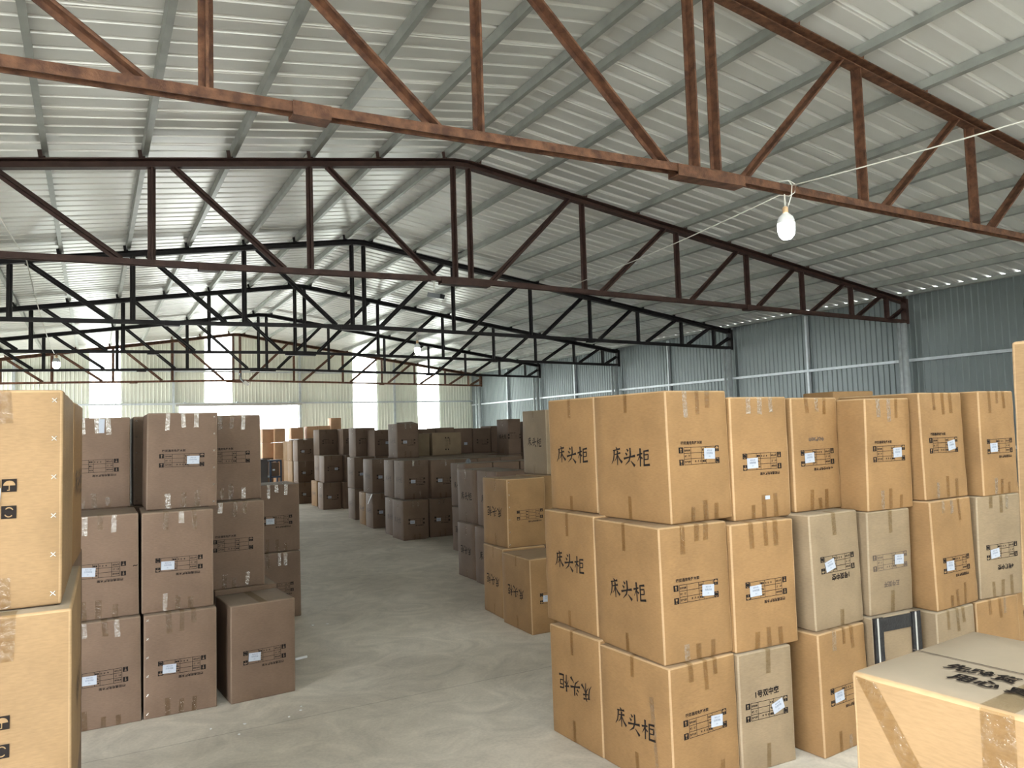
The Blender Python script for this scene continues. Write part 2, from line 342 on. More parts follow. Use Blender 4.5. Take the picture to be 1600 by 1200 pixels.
# ------------------------------------------------------------------ roof trusses
EB, CB, ET, CT = 3.19, 3.335, 3.60, 4.79
def zb(x): return CB-(CB-EB)*abs(x-RX)/(XR-RX)       # underside of bottom chord
def zt(x): return CT-(CT-ET)*max(0, abs(x-RX)-.1)/(XR-RX-.1)       # top of top chord
CHB = [(-.038, 0), (-.038, .055), (.038, .055), (.038, 0), (.03, 0), (.03, .047), (-.03, .047), (-.03, 0)]
CHT = [(-.045, -.088), (.045, -.088), (.045, -.078), (-.034, -.078), (-.034, -.01), (.045, -.01), (.045, 0), (-.045, 0)]
ANG = [(-.036, -.036), (.036, -.036), (.036, -.026), (.007, -.026), (.007, .036), (-.007, .036), (-.007, -.026), (-.036, -.026)]   # back-to-back angles (T)
def make_truss():
    o = empty('roof_truss', (0, TY[0], 0))
    g = MB()
    for s in (-1, 1):
        xe = XR if s > 0 else XL
        g.beam((RX, 0, CB), (xe, 0, EB), CHB)
    g.build('bottom_chord', 'rust', o, fix=True)
    g = MB()
    g.beam((RX-.1, 0, CT), (RX+.1, 0, CT), CHT)
    for s in (-1, 1):
        xe = XR if s > 0 else XL
        g.beam((RX+s*.1, 0, CT), (xe, 0, ET), [(a*-s, b) for a, b in CHT] if 0 else [(a*s, b) for a, b in CHT])
    g.build('top_chord', 'rust', o, fix=True)
    right = [3.89, 5.49, 7.04, 8.35, 9.50, 10.62, 11.50]; left = [3.69, 2.01, .49, -.98, -2.15, -3.2, -3.95]
    for s, ps in ((1, right), (-1, left)):
        for x in ps:
            g = MB(); g.beam((x, 0, zb(x)+.05), (x, 0, zt(x)-.07), [(a, -b) for a, b in ANG], up=(0, 1, 0)); g.build('web_post', 'rust', o, fix=True)
        for a, b in zip(ps[:-1], ps[1:]):
            k = min(1, abs(b-a)/1.5)
            x0, x1 = a+s*.27*k, b-s*.19*k
            g = MB(); g.beam((x0, 0, zb(x0)+.05), (x1, 0, zt(x1)-.07), ANG, up=(0, -1, 0)); g.build('web_diagonal', 'rust', o, fix=True)
        xe = XR if s > 0 else XL
        g = MB(); g.beam((xe-s*.42, 0, zb(xe)+.05), (xe-s*.06, 0, zb(xe)+.24), ANG, up=(0, -1, 0)); g.build('web_diagonal', 'rust', o, fix=True)
        g = MB(); g.box((xe-.07 if s > 0 else xe, -.05, EB-.01), (xe if s > 0 else xe+.07, .05, ET)); g.build('end_plate', 'rust', o)
    for x, l, dz in ((RX, .62, .05), (1.0, .2, .035), (8.33, .14, .035)):
        g = MB(); g.beam((x-l/2, 0, zb(x)-dz+.012), (x+l/2, 0, zb(x)-dz+.012), [(-.055, 0), (-.055, .075), (-.047, .075), (-.047, .01), (.047, .01), (.047, .075), (.055, .075), (.055, 0)])
        g.build('splice_plate', 'rust', o, fix=True)
    cl = MB(); cl.box((-.028, -.03, 0), (.028, -.022, .075)); cl.box((-.028, -.03, 0), (.028, .03, .008)); cm = cl.mesh('purlin_cleat', 'rust')
    for x in PX:
        c = put('purlin_cleat', cm, o); s = 1 if x > RX else -1; c.location = (x+s*.03, 0, zt(x)); c.rotation_euler.y = s*.144
    return o
TL = ['rusty roof truss nearest the camera, peak cut off by the photo top',
      'brown roof truss with its whole peak in view, second from the camera',
      'dark steel roof truss right behind the brown one, third from the camera',
      'blackish steel roof truss with a lit bulb hanging at its left, fourth from the camera',
      'thin dark roof truss just before the gable truss, fifth from the camera',
      'farthest roof truss, reddish bottom chord close against the far gable wall']
tr = make_truss()
for i in range(6):
    o = tr if i == 0 else copy_tree(tr)
    o.location.y = TY[i]; tag(o, TL[i], 'truss', 'roof trusses')
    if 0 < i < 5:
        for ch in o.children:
            ch.material_slots[0].link = 'OBJECT'; ch.material_slots[0].material = M['rust_shaded' if i == 1 else 'rust_backlit']

# ------------------------------------------------------------------ lamps, cords, cameras
def bulb(p, top, label, lit=True, r=.063):
    """p: lowest point of the globe; top: height of the chord it hangs from"""
    x, y, z = p; o = tag(empty('hanging_bulb', (x, y, z)), label, 'lamp', 'bare bulbs hanging from the trusses')
    g = MB(); g.lathe([(0, 0), (r*.5, .006), (r*.84, .03), (r*.98, .065), (r, .12)], (0, 0, 0), 24); g.build('globe', 'lit' , o, True)
    g = MB(); g.lathe([(r, .12), (r*.97, .145), (r*.8, .172), (r*.45, .192), (r*.34, .2)], (0, 0, 0), 24); g.build('bulb_body', 'bulbw', o, True)
    g = MB(); g.lathe([(.02, .195), (.021, .235), (.014, .25), (0, .25)], (0, 0, 0), 16); g.build('socket', 'sock', o, True)
    g = MB()
    for dx in (-.008, .008): g.tube([(dx, 0, .245), (dx*.8, 0, .27), (dx*.3, 0, top-z)], .003, 6)
    g.build('flex', 'cord', o, True)
    return o
bulb((4.525, TY[0]-.03, 2.955), 3.30, 'large lit LED bulb hanging from the nearest truss at upper right')
bulb((-.585, TY[3], 2.97), 3.24, 'lit bulb glowing at far left, hanging below the fourth truss')
bulb((4.79, TY[2], 2.92), 3.33, 'small pale bulb on a long flex under the third truss, before the daylight strips', r=.05)
def sag(a, b, d, n=14):
    a, b = Vector(a), Vector(b); return [a.lerp(b, t)-Vector((0, 0, d*4*t*(1-t))) for t in [i/n for i in range(n+1)]]
g = MB(); x, y, z = 4.575, TY[0], 3.345
g.tube(sag((4.43, -.08, 3.38), (4.463, 2.2, 3.205), .0)+sag((4.463, 2.2, 3.205), (x, y-.06, z+.02), .01)[1:], .0045, 6)
g.tube(sag((x, y+.06, z-.02), (5.249, TY[1]-.05, 3.395), .03), .0045, 6)
g.tube([(x, y-.06, z+.02), (x-.03, y-.055, z+.055), (x-.05, y+.02, z+.068), (x-.03, y+.06, z+.02), (x, y+.06, z-.02), (x+.01, y-.02, z-.05), (x+.03, y-.056, z-.03), (x+.045, y-.06, z+.03), (x+.02, y-.02, z+.07), (x, y-.06, z+.02)], .004, 6)
g.tube([(x, y-.06, z+.02), (x-.01, y-.058, z-.06), (x-.045, y-.045, z-.16)], .0035, 6)
tag(g.build('lamp_cord', 'cord', smooth=True), 'white flex strung from upper right to the second truss, knotted round the nearest truss', 'cord')
g = MB(); g.tube(sag((-.4, 4.0, 2.69), (-.668, 10.0, 3.72), .02)+sag((-.668, 10, 3.72), (-.6155, TY[3]-.05, 3.24), .12)[1:], .006, 6)
tag(g.build('lamp_cord', 'cord', smooth=True), 'thin pale flex sloping down at far left to the lit bulb', 'cord')
o = tag(empty('security_camera', (3.405, TY[1], 3.30)), 'small grey security camera on a short rod under the second truss', 'camera')
g = MB(); g.tube([(0, 0, .03), (0, 0, -.1)], .007, 10); g.lathe([(.03, .035), (.03, .03), (0, .03)], (0, 0, 0), 16); g.build('rod', 'cord', o, True)
g = MB(); g.beam((-.05, .05, -.12), (.05, -.08, -.16), [(-.028, -.024), (.028, -.024), (.028, .024), (-.028, .024)]); g.build('housing', 'camgrey', o, fix=True)
g = MB(); g.beam((.05, -.08, -.157), (.066, -.1, -.164), [(-.03, -.025), (.03, -.025), (.03, .025), (-.03, .025)]); g.build('lens_hood', 'black', o, fix=True)
o = tag(empty('security_camera', (3.87, TY[5]-.16, 3.5)), 'white far camera on a bent dark pipe below the gable peak', 'camera')
g = MB(); g.box((-.03, .1, .0), (.03, .13, .06)); g.tube([(0, .12, .05), (0, 0, .05), (0, 0, -.1), (.1, -.05, -.22)], .03, 10); g.build('pipe', 'camgrey', o, True)
g = MB(); g.beam((.1, -.05, -.2), (.2, -.12, -.27), [(-.05, -.05), (.05, -.05), (.05, .05), (-.05, .05)]); g.build('housing', 'white', o, fix=True)

# ------------------------------------------------------------------ print: text, brush lettering, form, stickers
_tx = {}
def text2d(s, size, bold=0.0):
    k = (s, size, bold)
    if k not in _tx:
        cu = bpy.data.curves.new('t', 'FONT'); cu.body = s; cu.size = size; cu.align_x = 'LEFT'; cu.resolution_u = 2; cu.offset = bold
        ob = bpy.data.objects.new('t', cu); C.objects.link(ob); bpy.context.view_layer.update()
        me = bpy.data.meshes.new_from_object(ob.evaluated_get(bpy.context.evaluated_depsgraph_get()))
        vs = [(v.co.x, v.co.y) for v in me.vertices]; fs = [tuple(p.vertices) for p in me.polygons]
        bpy.data.objects.remove(ob); bpy.data.curves.remove(cu); bpy.data.meshes.remove(me)
        if vs:
            x0 = min(v[0] for v in vs); y0 = min(v[1] for v in vs); vs = [(a-x0, b-y0) for a, b in vs]
        _tx[k] = (vs, fs)
    return _tx[k]
class P2:
    """flat artwork in metres, later wrapped on a carton face"""
    def __init__(s): s.v = []; s.f = []; s.mi = []
    def add(s, vs, fs, mi=0, at=(0, 0), sx=1, sy=1, rot=0):
        o = len(s.v); c, d = math.cos(rot), math.sin(rot)
        s.v += [(at[0]+(x*sx)*c-(y*sy)*d, at[1]+(x*sx)*d+(y*sy)*c) for x, y in vs]; s.f += [tuple(i+o for i in f) for f in fs]; s.mi += [mi]*len(fs); return s
    def rect(s, x0, y0, x1, y1, mi=0, nx=1, ny=1):
        vs = [(x0+(x1-x0)*i/nx, y0+(y1-y0)*j/ny) for j in range(ny+1) for i in range(nx+1)]
        return s.add(vs, [(j*(nx+1)+i, j*(nx+1)+i+1, (j+1)*(nx+1)+i+1, (j+1)*(nx+1)+i) for j in range(ny) for i in range(nx)], mi)
    def text(s, t, size, at, mi=0, bold=0, sx=1, rot=0, fit=None):
        vs, fs = text2d(t, size, bold)
        if fit and vs: sx = fit/max(v[0] for v in vs)
        return s.add(vs, fs, mi, at, sx, 1, rot)
    def stroke(s, pts, ws, mi=0, at=(0, 0), k=1.0, sub=4):
        P = []
        for i in range(len(pts)-1):
            for j in range(sub): t = j/sub; P.append((pts[i][0]+(pts[i+1][0]-pts[i][0])*t, pts[i][1]+(pts[i+1][1]-pts[i][1])*t, (i+t)/(len(pts)-1)))
        P.append((*pts[-1], 1.0)); vs = []
        for i, (x, y, t) in enumerate(P):
            a, b = P[max(0, i-1)], P[min(len(P)-1, i+1)]; dx, dy = b[0]-a[0], b[1]-a[1]; l = math.hypot(dx, dy) or 1
            q = t*(len(ws)-1); n = min(int(q), len(ws)-2); w_ = (ws[n]+(ws[n+1]-ws[n])*(q-n))*.66
            vs += [(x-dy/l*w_, y+dx/l*w_), (x+dy/l*w_, y-dx/l*w_)]
        return s.add([(x*k, y*k) for x, y in vs], [(2*i, 2*i+1, 2*i+3, 2*i+2) for i in range(len(P)-1)], mi, at)
    def ring(s, cx, cy, r0, r1, a0, a1, mi=0, n=10, ey=1):
        vs = [(cx+r*math.cos(a0+(a1-a0)*i/n), cy+ey*r*math.sin(a0+(a1-a0)*i/n)) for i in range(n+1) for r in (r0, r1)]
        return s.add(vs, [(2*i, 2*i+1, 2*i+3, 2*i+2) for i in range(n)], mi)
GL = [
 [([(.48, 1.0), (.57, .88)], [.03, .11]), ([(.2, .79), (.52, .84), (.84, .92)], [.05, .05, .09]), ([(.31, .8), (.29, .52), (.22, .24), (.04, .0)], [.10, .08, .07, .02]),
  ([(.36, .56), (.6, .62), (.86, .68)], [.05, .05, .09]), ([(.6, .8), (.6, .4), (.58, -.04)], [.10, .08, .05]), ([(.58, .58), (.48, .34), (.3, .16)], [.07, .05, .015]), ([(.62, .55), (.78, .3), (1.0, .12)], [.03, .08, .13])],
 [([(.26, .92), (.40, .80)], [.04, .12]), ([(.14, .70), (.30, .58)], [.04, .12]), ([(.0, .36), (.5, .47), (.98, .56)], [.10, .06, .11]),
  ([(.56, 1.0), (.58, .6), (.46, .26), (.12, .0)], [.09, .10, .08, .02]), ([(.60, .26), (.94, -.02)], [.03, .14])],
 [([(-.02, .60), (.44, .72)], [.08, .06]), ([(.25, 1.0), (.26, .5), (.24, -.02)], [.11, .08, .07]), ([(.24, .62), (.02, .26)], [.08, .02]), ([(.28, .54), (.43, .42)], [.04, .1]),
  ([(.52, .84), (.96, .90)], [.06, .09]), ([(.57, .86), (.56, .06)], [.08, .08]), ([(.58, .64), (.90, .68), (.88, .40)], [.05, .07, .07]), ([(.57, .38), (.88, .42)], [.05, .05]), ([(.5, .06), (1.02, .12)], [.08, .10])]]
def brush(size=.085, gap=.098):
    p = P2()
    for i, gl in enumerate(GL):
        for pts, ws in gl: p.stroke(pts, ws, 0, (i*gap-(gap*2+size)/2, -size/2), size)
    return p
BRUSH = brush()
TITLE = '\u56db\u53cc\u901a\u7528\u514d\u6253\u6728\u67b6'
FW, FH = .261, .079
def form(fine=True, title=TITLE, big=None, sc=1.0, faded=False):
    """the consignment form printed on a carton end: grid, four pictograms, heading; centre at the origin"""
    p = P2(); x0 = -.0985; x1 = .1; y0 = -FH/2; y1 = FH/2; lw = .0021
    fr = [0, .214, .559, .697, 1]
    for k in range(4): y = y0+(y1-y0)*k/3; p.rect(x0, y-lw/2, x1, y+lw/2, 0, 6, 1)
    for f in fr: x = x0+(x1-x0)*f; p.rect(x-lw/2, y0, x+lw/2, y1, 0, 1, 3)
    e = .027; ic = [(-FW/2, y1-e+.002), (-FW/2, y0-.002), (FW/2-e, y1-e+.002), (FW/2-e, y0-.002)]
    for x, y in ic: p.rect(x, y, x+e, y+e, 0)
    def L(x, y, q): return (x+q[0]*e, y+q[1]*e)
    x, y = ic[0]; p.add([L(x, y, q) for q in ((.42, .12), (.58, .12), (.58, .6), (.72, .6), (.5, .9), (.28, .6), (.42, .6))], [(0, 1, 2, 6), (3, 4, 5), (6, 2, 3, 5)], 1)
    x, y = ic[1]; p.add([L(x, y, q) for q in ((.3, .85), (.7, .85), (.66, .6), (.54, .46), (.54, .2), (.68, .12), (.32, .12), (.46, .2), (.46, .46), (.34, .6))], [(0, 9, 2, 1), (9, 8, 3, 2), (8, 7, 4, 3), (7, 6, 5, 4)], 1)
    x, y = ic[2]; n = 8; p.add([L(x, y, (.5+.4*math.cos(math.pi*i/n), .5+.38*math.sin(math.pi*i/n))) for i in range(n+1)], [tuple(range(n+1))], 1)
    p.rect(x+.47*e, y+.12*e, x+.53*e, y+.5*e, 1); p.rect(x+.36*e, y+.1*e, x+.53*e, y+.16*e, 1)
    x, y = ic[3]; p.ring(x+.5*e, y+.5*e, .26*e, .33*e, .5, 2.4, 1, 8, 1.2); p.ring(x+.5*e, y+.5*e, .26*e, .33*e, 3.64, 5.5, 1, 8, 1.2)
    p.text(title, .0165, (-.115, y1+.013), 0, .0004, fit=.0168*len(title))
    if big: p.text(big, .03, (-.1, y1+(.036 if big else .013)), 0, .0006)
    if fine:
        rh = FH/3
        for r, ts in enumerate((('\u578b\u53f7\u540d\u79f0', '\u989c\u8272'), ('\u89c4  \u683c', '\u6570\u91cf'), ('\u751f\u4ea7\u65e5\u671f', '\u91cd\u91cf'))):
            yy = y1-rh*(r+1)+.008
            p.text(ts[0], .0095, (x0+.003, yy), 0, .0003, fit=.036); p.text(ts[1], .0105, (x0+.115, yy), 0, .0003, fit=.021)
        for k, t in enumerate('\u5e74\u6708\u65e5'): p.text(t, .0095, (x0+.066+k*.017, y1-rh*3+.009), 0, .0003)
    return p
def wrap(art, place, du=0, dv=0, rot=0, sc=1.0, off=.0013):
    c, d = math.cos(rot), math.sin(rot); g = MB()
    g.v = [tuple(place(du+(x*c-y*d)*sc, dv+(x*d+y*c)*sc, off)) for x, y in art.v]; g.f = list(art.f); g.mi = list(art.mi)
    return g
_forms = {}
def get_form(fine, title=TITLE, big=None):
    k = (fine, title, big)
    if k not in _forms: _forms[k] = form(fine, title, big)
    return _forms[k]
def sticker_art(lines, fine=True, wd=.072, hg=.05):
    p = P2(); p.rect(-wd/2, -hg/2, wd/2, hg/2, 0, 3, 2)
    q = P2()
    if fine:
        for i, t in enumerate(lines):
            vs, fs = text2d(t, .0085 if i != 1 else .0105, 0)
            wt = max(v[0] for v in vs); q.add(vs, fs, 0, (-wt/2, hg/2-.014-.0135*i))
    else:
        for i in range(2): q.rect(-wd*.3, .004-.014*i, wd*.3, .008-.014*i)
    return p, q
ST = ('\u5355\u56db\u6597\u67dc', '\u767d\u8272\u56db\u62bd', '-01-')

# ------------------------------------------------------------------ cartons
rng = random.Random(11)
WORN = []
def carton_mesh(w_, d, h, lx, ly, n, r, bul, crumple, seed):
    def ax(L): return [0, r]+[r+(L-2*r)*i/n for i in range(1, n)]+[L-r, L]
    A = [ax(w_), ax(d), ax(h)]; D = (w_, d, h); idx = {}; vs = []; fs = []
    def vid(i, j, k):
        q = (i, j, k)
        if q not in idx: idx[q] = len(vs); vs.append((A[0][i], A[1][j], A[2][k]))
        return idx[q]
    m = n+2; wn = []
    for i in range(m):
        for j in range(m):
            ei, ej = i in (0, m-1), j in (0, m-1)
            wn += [False, ei or ej, ei or j == m-1, ei or j == m-1, ei or j == m-1, ei or j == m-1]
            fs.append((vid(i, j, 0), vid(i, j+1, 0), vid(i+1, j+1, 0), vid(i+1, j, 0)))
            fs.append((vid(i, j, m), vid(i+1, j, m), vid(i+1, j+1, m), vid(i, j+1, m)))
            fs.append((vid(i, 0, j), vid(i+1, 0, j), vid(i+1, 0, j+1), vid(i, 0, j+1)))
            fs.append((vid(i, m, j), vid(i, m, j+1), vid(i+1, m, j+1), vid(i+1, m, j)))
            fs.append((vid(0, i, j), vid(0, i, j+1), vid(0, i+1, j+1), vid(0, i+1, j)))
            fs.append((vid(m, i, j), vid(m, i+1, j), vid(m, i+1, j+1), vid(m, i, j+1)))
    WORN.append(wn); out = []
    for x, y, z in vs:
        p = (x, y, z); q = [min(max(p[a], r), D[a]-r) for a in range(3)]; e = [p[a]-q[a] for a in range(3)]; l = math.sqrt(sum(t*t for t in e))
        if sum(abs(t) > 1e-6 for t in e) >= 2: p = tuple(q[a]+e[a]*r/l for a in range(3))
        x, y, z = p
        if crumple and sum(abs(t) > 1e-6 for t in e) >= 2:
            s = noise.noise_vector(Vector((x*9+seed, y*9, z*9)))*crumple; x += s.x; y += s.y; z += min(0, s.z) if z > h/2 else 0
        out.append(warp(x, y, z, w_, d, h, lx, ly, bul))
    return out, fs
def warp(x, y, z, w_, d, h, lx, ly, bul):
    u, v, t = x/w_, y/d, z/h
    cz = math.sin(math.pi*min(max(t, 0), 1)); cu = math.sin(math.pi*min(max(u, 0), 1)); cv = math.sin(math.pi*min(max(v, 0), 1))
    bf, bl, br = bul
    y2 = y-bf*cu*cz*max(0, 1-v*1.5); x2 = x-bl*cv*cz*max(0, 1-u*1.5)+br*cv*cz*max(0, 1-(1-u)*1.5)
    return (x2+lx*t, y2+ly*t, z)
def carton(name, x, y, th, w_, d, h, lx, ly, z, tint, front, left, stk, label, group, lod, opt):
    seed = rng.random()*50
    o = empty('cardboard_box', (x, y, z), math.radians(th)); tag(o, label, 'box', group)
    near = lod == 0
    if opt.get('flat'): bul = (0, 0, 0)
    else: bul = (rng.uniform(.002, .007), rng.uniform(.001, .006), rng.uniform(.001, .004)) if lod < 2 else (.002, .002, 0)
    x += .002*math.cos(math.radians(th)); o.location.x = x; w_ -= .004
    n = {0: 7, 1: 5, 2: 2, 3: 1}[lod]; r = {0: .007, 1: .007, 2: .008, 3: .006}[lod]
    vs, fs = carton_mesh(w_, d, h-.002, lx, ly, n, r, bul, .0035 if lod < 2 else 0, seed)
    g = MB(); g.add(vs, fs)
    if near: g.mi = [1 if wn else 0 for wn in WORN[-1]]
    g.build('carton', [tint, tint+'_worn'] if near else tint, o, True)
    W = lambda a, b, c: warp(a, b, c, w_, d, h, lx, ly, bul)
    pf = lambda u, v, off: (lambda p: (p[0], p[1]-off, p[2]))(W(w_/2+u, 0, h/2+v))
    pl = lambda u, v, off: (lambda p: (p[0]-off, p[1], p[2]))(W(0, d/2-u, h/2+v))
    prt = lambda u, v, off: (lambda p: (p[0]+off, p[1], p[2]))(W(w_, d/2+u, h/2+v))
    def strip(face, c, wd, ln, top, m, slant=0):
        g = MB(); P = {'f': pf, 'l': pl, 'r': prt}[face]; k = 4; H2 = h/2
        rows = []
        if top:
            for a in (.055, .03, .012):      # over the lid edge
                q = {'f': lambda u: (W(w_/2+u, a, h)), 'l': lambda u: W(a, d/2-u, h), 'r': lambda u: W(w_-a, d/2+u, h)}[face]
                rows.append([(lambda t: (t[0], t[1], t[2]-.0012))(q(c+s*wd/2)) for s in (-1, 1)])
            rows.append([(lambda t: (t[0], t[1], t[2]))(P(c+s*wd/2, H2-.004, .0008)) for s in (-1, 1)])
            for i in range(k+1): rows.append([P(c+s*wd/2+slant*i/k, H2-.012-(ln-.012)*i/k, .001) for s in (-1, 1)])
        else:
            for i in range(k+1): rows.append([P(c+s*wd/2+slant*(1-i/k), -H2+ln-(ln-.004)*i/k, .001) for s in (-1, 1)])
        for a, b in zip(rows[:-1], rows[1:]): g.add([a[0], a[1], b[1], b[0]], [(0, 3, 2, 1)] if face != 'l' else [(0, 3, 2, 1)])
        g.build('packing_tape', m, o)
    tp = opt.get('tape', 3 if lod < 2 else (2 if lod == 2 else 0))
    if front is not None and lod < 3:
        cs = {3: (-.19, .02, .2), 2: (-.1, .12), 1: (.02,), 0: ()}[tp]
        for c in cs:
            if lod == 2 and c > .1: continue
            strip('f', c*w_+rng.uniform(-.012, .012), opt.get('tw', .024)+rng.uniform(0, .008), rng.uniform(.07, .13), True, 'shiny' if rng.random() < opt.get('shine', .35) else 'tape', rng.uniform(-.006, .006))
            if lod < 2: strip('f', c*w_+rng.uniform(-.015, .015), opt.get('tw', .024)+rng.uniform(0, .008), rng.uniform(.06, .12), False, 'shiny' if rng.random() < .15 else 'tape', rng.uniform(-.006, .006))
    if left is not None and lod < 3:
        c = rng.uniform(-.02, .02); strip('l', c, .024, rng.uniform(.08, .14), True, 'tape')
        if lod < 2 or rng.random() < .6: strip('l', c+rng.uniform(-.01, .01), .024, rng.uniform(.07, .12), False, 'tape')
    if front in ('U', 'D'):
        up = front == 'U'; sc = opt.get('fs', 1.0); rot = (0 if up else math.pi)+rng.uniform(-.012, .012)
        du = opt.get('fu', -.004 if up else .006); dv = opt.get('fv', .0 if up else -.02)
        a = get_form(lod == 0, opt.get('title', TITLE), opt.get('big'))
        wrap(a, pf, du, dv, rot, sc).build('printed_form', ['faint' if opt.get('faded') else 'ink', tint], o)
        if stk:
            tl = rng.uniform(-.12, .12) if stk is True else stk
            sx, sy = (.066, .003)
            c, s = math.cos(rot), math.sin(rot); cu, cv = du+(sx*c-sy*s)*sc+rng.uniform(-.004, .004), dv+(sx*s+sy*c)*sc+rng.uniform(-.006, .004)
            paper, words = sticker_art(opt.get('st', ST), lod == 0)
            k = wrap(paper, pf, cu, cv, tl, sc, .0026).build('address_sticker', 'paper', o); k['label'] = 'small white paper sticker'
            wrap(words, pf, cu, cv, tl, sc, .0032).build('sticker_text', 'pale', k)
    if left in ('U', 'D'):
        wrap(BRUSH, pl, opt.get('lu', 0), opt.get('lv', 0), (0 if left == 'U' else math.pi)+rng.uniform(-.05, .05), opt.get('ls', 1.0)).build('brush_lettering', opt.get('link', 'ink'), o)
    if opt.get('right'):
        wrap(BRUSH, prt, 0, 0, 0, 1.1).build('brush_lettering', 'faint', o)
    for (t, size, u, v, rot, ink) in opt.get('texts', ()):
        p = P2().text(t, size, (0, 0), 0, .0011); mx = max(q[0] for q in p.v)/2; p.v = [(a-mx, b) for a, b in p.v]
        wrap(p, pf, u, v, rot).build('handwriting', ink, o)
    if opt.get('staples'):
        u0 = w_/2-.02 if opt['staples'] > 0 else -w_/2+.02; k = 6 if h < .7 else 8
        for i in range(k):
            v = -h/2+.03+(h-.06)*i/(k-1); g = MB()
            for sg in (1, -1):
                p0, p1 = pf(u0-.0055, v-.0055*sg, .0015), pf(u0+.0055, v+.0055*sg, .0015); g.tube([p0, p1], .0013, 5)
            g.build('staple', 'staple', o)
    if opt.get('lidtape'):
        g = MB(); a = opt['lidtape']
        if a == 'x': g.add([W(.0, d/2-.024, h), W(w_, d/2-.024, h), W(w_, d/2+.024, h), W(0, d/2+.024, h)], [(0, 1, 2, 3)])
        else: g.add([W(w_/2-.024, 0, h), W(w_/2+.024, 0, h), W(w_/2+.024, d, h), W(w_/2-.024, d, h)], [(0, 1, 2, 3)])
        g.v = [(a_, b_, c_-.0014) for a_, b_, c_ in g.v]; g.build('packing_tape', 'tape', o)
    if opt.get('flap'):
        g = MB(); a = opt['flap']      # a lid flap standing slightly open along the front edge
        q = [W(.02, .012, h-.002), W(w_-.02, .012, h-.002), W(w_-.05, .2, h+a), W(.05, .2, h+a*.6)]
        g.add(q+[(x_, y_, z_-.004) for x_, y_, z_ in q], [(0, 1, 2, 3), (7, 6, 5, 4), (0, 4, 5, 1), (1, 5, 6, 2), (2, 6, 7, 3), (3, 7, 4, 0)]); g.build('lid_flap', tint, o)
    if opt.get('crate'):     # black corner boards with white piping
        for u in (-w_/2+.03, w_/2-.03):
            g = MB(); a, b, c, e = pf(u-.032, -h/2, .012), pf(u+.032, -h/2, .012), pf(u+.032, h/2, .012), pf(u-.032, h/2, .012)
            g.add([a, b, c, e]+[(q[0], q[1]+.011, q[2]) for q in (a, b, c, e)], [(0, 1, 2, 3), (7, 6, 5, 4), (0, 4, 5, 1), (1, 5, 6, 2), (2, 6, 7, 3), (3, 7, 4, 0)]); g.build('corner_board', 'black', o)
            g = MB(); v = u-.008; a, b, c, e = pf(v-.004, -h/2, .016), pf(v+.004, -h/2, .016), pf(v+.004, h/2, .016), pf(v-.004, h/2, .016)
            g.add([a, b, c, e]+[(q[0], q[1]+.006, q[2]) for q in (a, b, c, e)], [(0, 1, 2, 3), (7, 6, 5, 4), (0, 4, 5, 1), (1, 5, 6, 2), (2, 6, 7, 3), (3, 7, 4, 0)]); g.build('edge_piping', 'white', o)
        for v in (h/2-.04, -h/2+.04):
            g = MB(); a, b, c, e = pf(-w_/2+.06, v-.034, .008), pf(w_/2-.06, v-.034, .008), pf(w_/2-.06, v+.034, .008), pf(-w_/2+.06, v+.034, .008)
            g.add([a, b, c, e]+[(q[0], q[1]+.008, q[2]) for q in (a, b, c, e)], [(0, 1, 2, 3), (7, 6, 5, 4), (0, 4, 5, 1), (1, 5, 6, 2), (2, 6, 7, 3), (3, 7, 4, 0)]); g.build('edge_board', 'black', o)
    if opt.get('extra'): opt['extra'](o, W, pf, pl, w_, d, h)
    return o

def z_extra(o, W, pf, pl, w_, d, h):
    top = lambda u, v, off: (lambda p: (p[0], p[1], p[2]+off-.001))(W(u, v, h))
    def T(t, size, u0, v0):       # reads while facing +x: right is -y, up is +x
        vs, fs = text2d(t, size, .0016); p = P2(); p.add([(b+u0, -a+v0) for a, b in vs], fs)
        wrap(p, top, 0, 0, 0, 1, .0016).build('lid_print', 'ink', o)
    T('\u5148\u9a8c\u8d27 \u518d\u7b7e\u6536', .037, .125, d-.085); T('\u7528\u5fc3 \u771f\u8bda', .037, .078, d-.115); T('\u4e94\u91d1', .037, w_-.07, d-.165)
    g = MB(); y0, y1 = d-.252, d-.205
    g.add([top(.0, y0, .001), top(.17, y0, .001), top(.17, y1, .001), top(.0, y1, .001)], [(0, 1, 2, 3)])
    a = [pl(-d/2+.252, h/2-.004-t, .0012) for t in (0, .06, .12, .19, .26)]; b = [pl(-d/2+.205, h/2-.004-t, .0012) for t in (0, .06, .12, .19, .26)]
    for i in range(4): g.add([a[i], b[i], b[i+1], a[i+1]], [(0, 1, 2, 3)])
    g.build('packing_tape', 'tape', o)
    g = MB(); q = [pl(-d/2+u, h/2-v, .0014) for u, v in ((.008, .006), (.045, .012), (.135, .155), (.1, .165))]; g.add(q, [(0, 3, 2, 1)]); g.build('packing_tape', 'tape', o)
    g = MB(); g.add([top(w_*.47, 0, .0008), top(w_*.47, d, .0008), top(w_*.47+.0035, d, .0008), top(w_*.47+.0035, 0, .0008)], [(0, 3, 2, 1)]); g.build('flap_seam', 'faint', o)

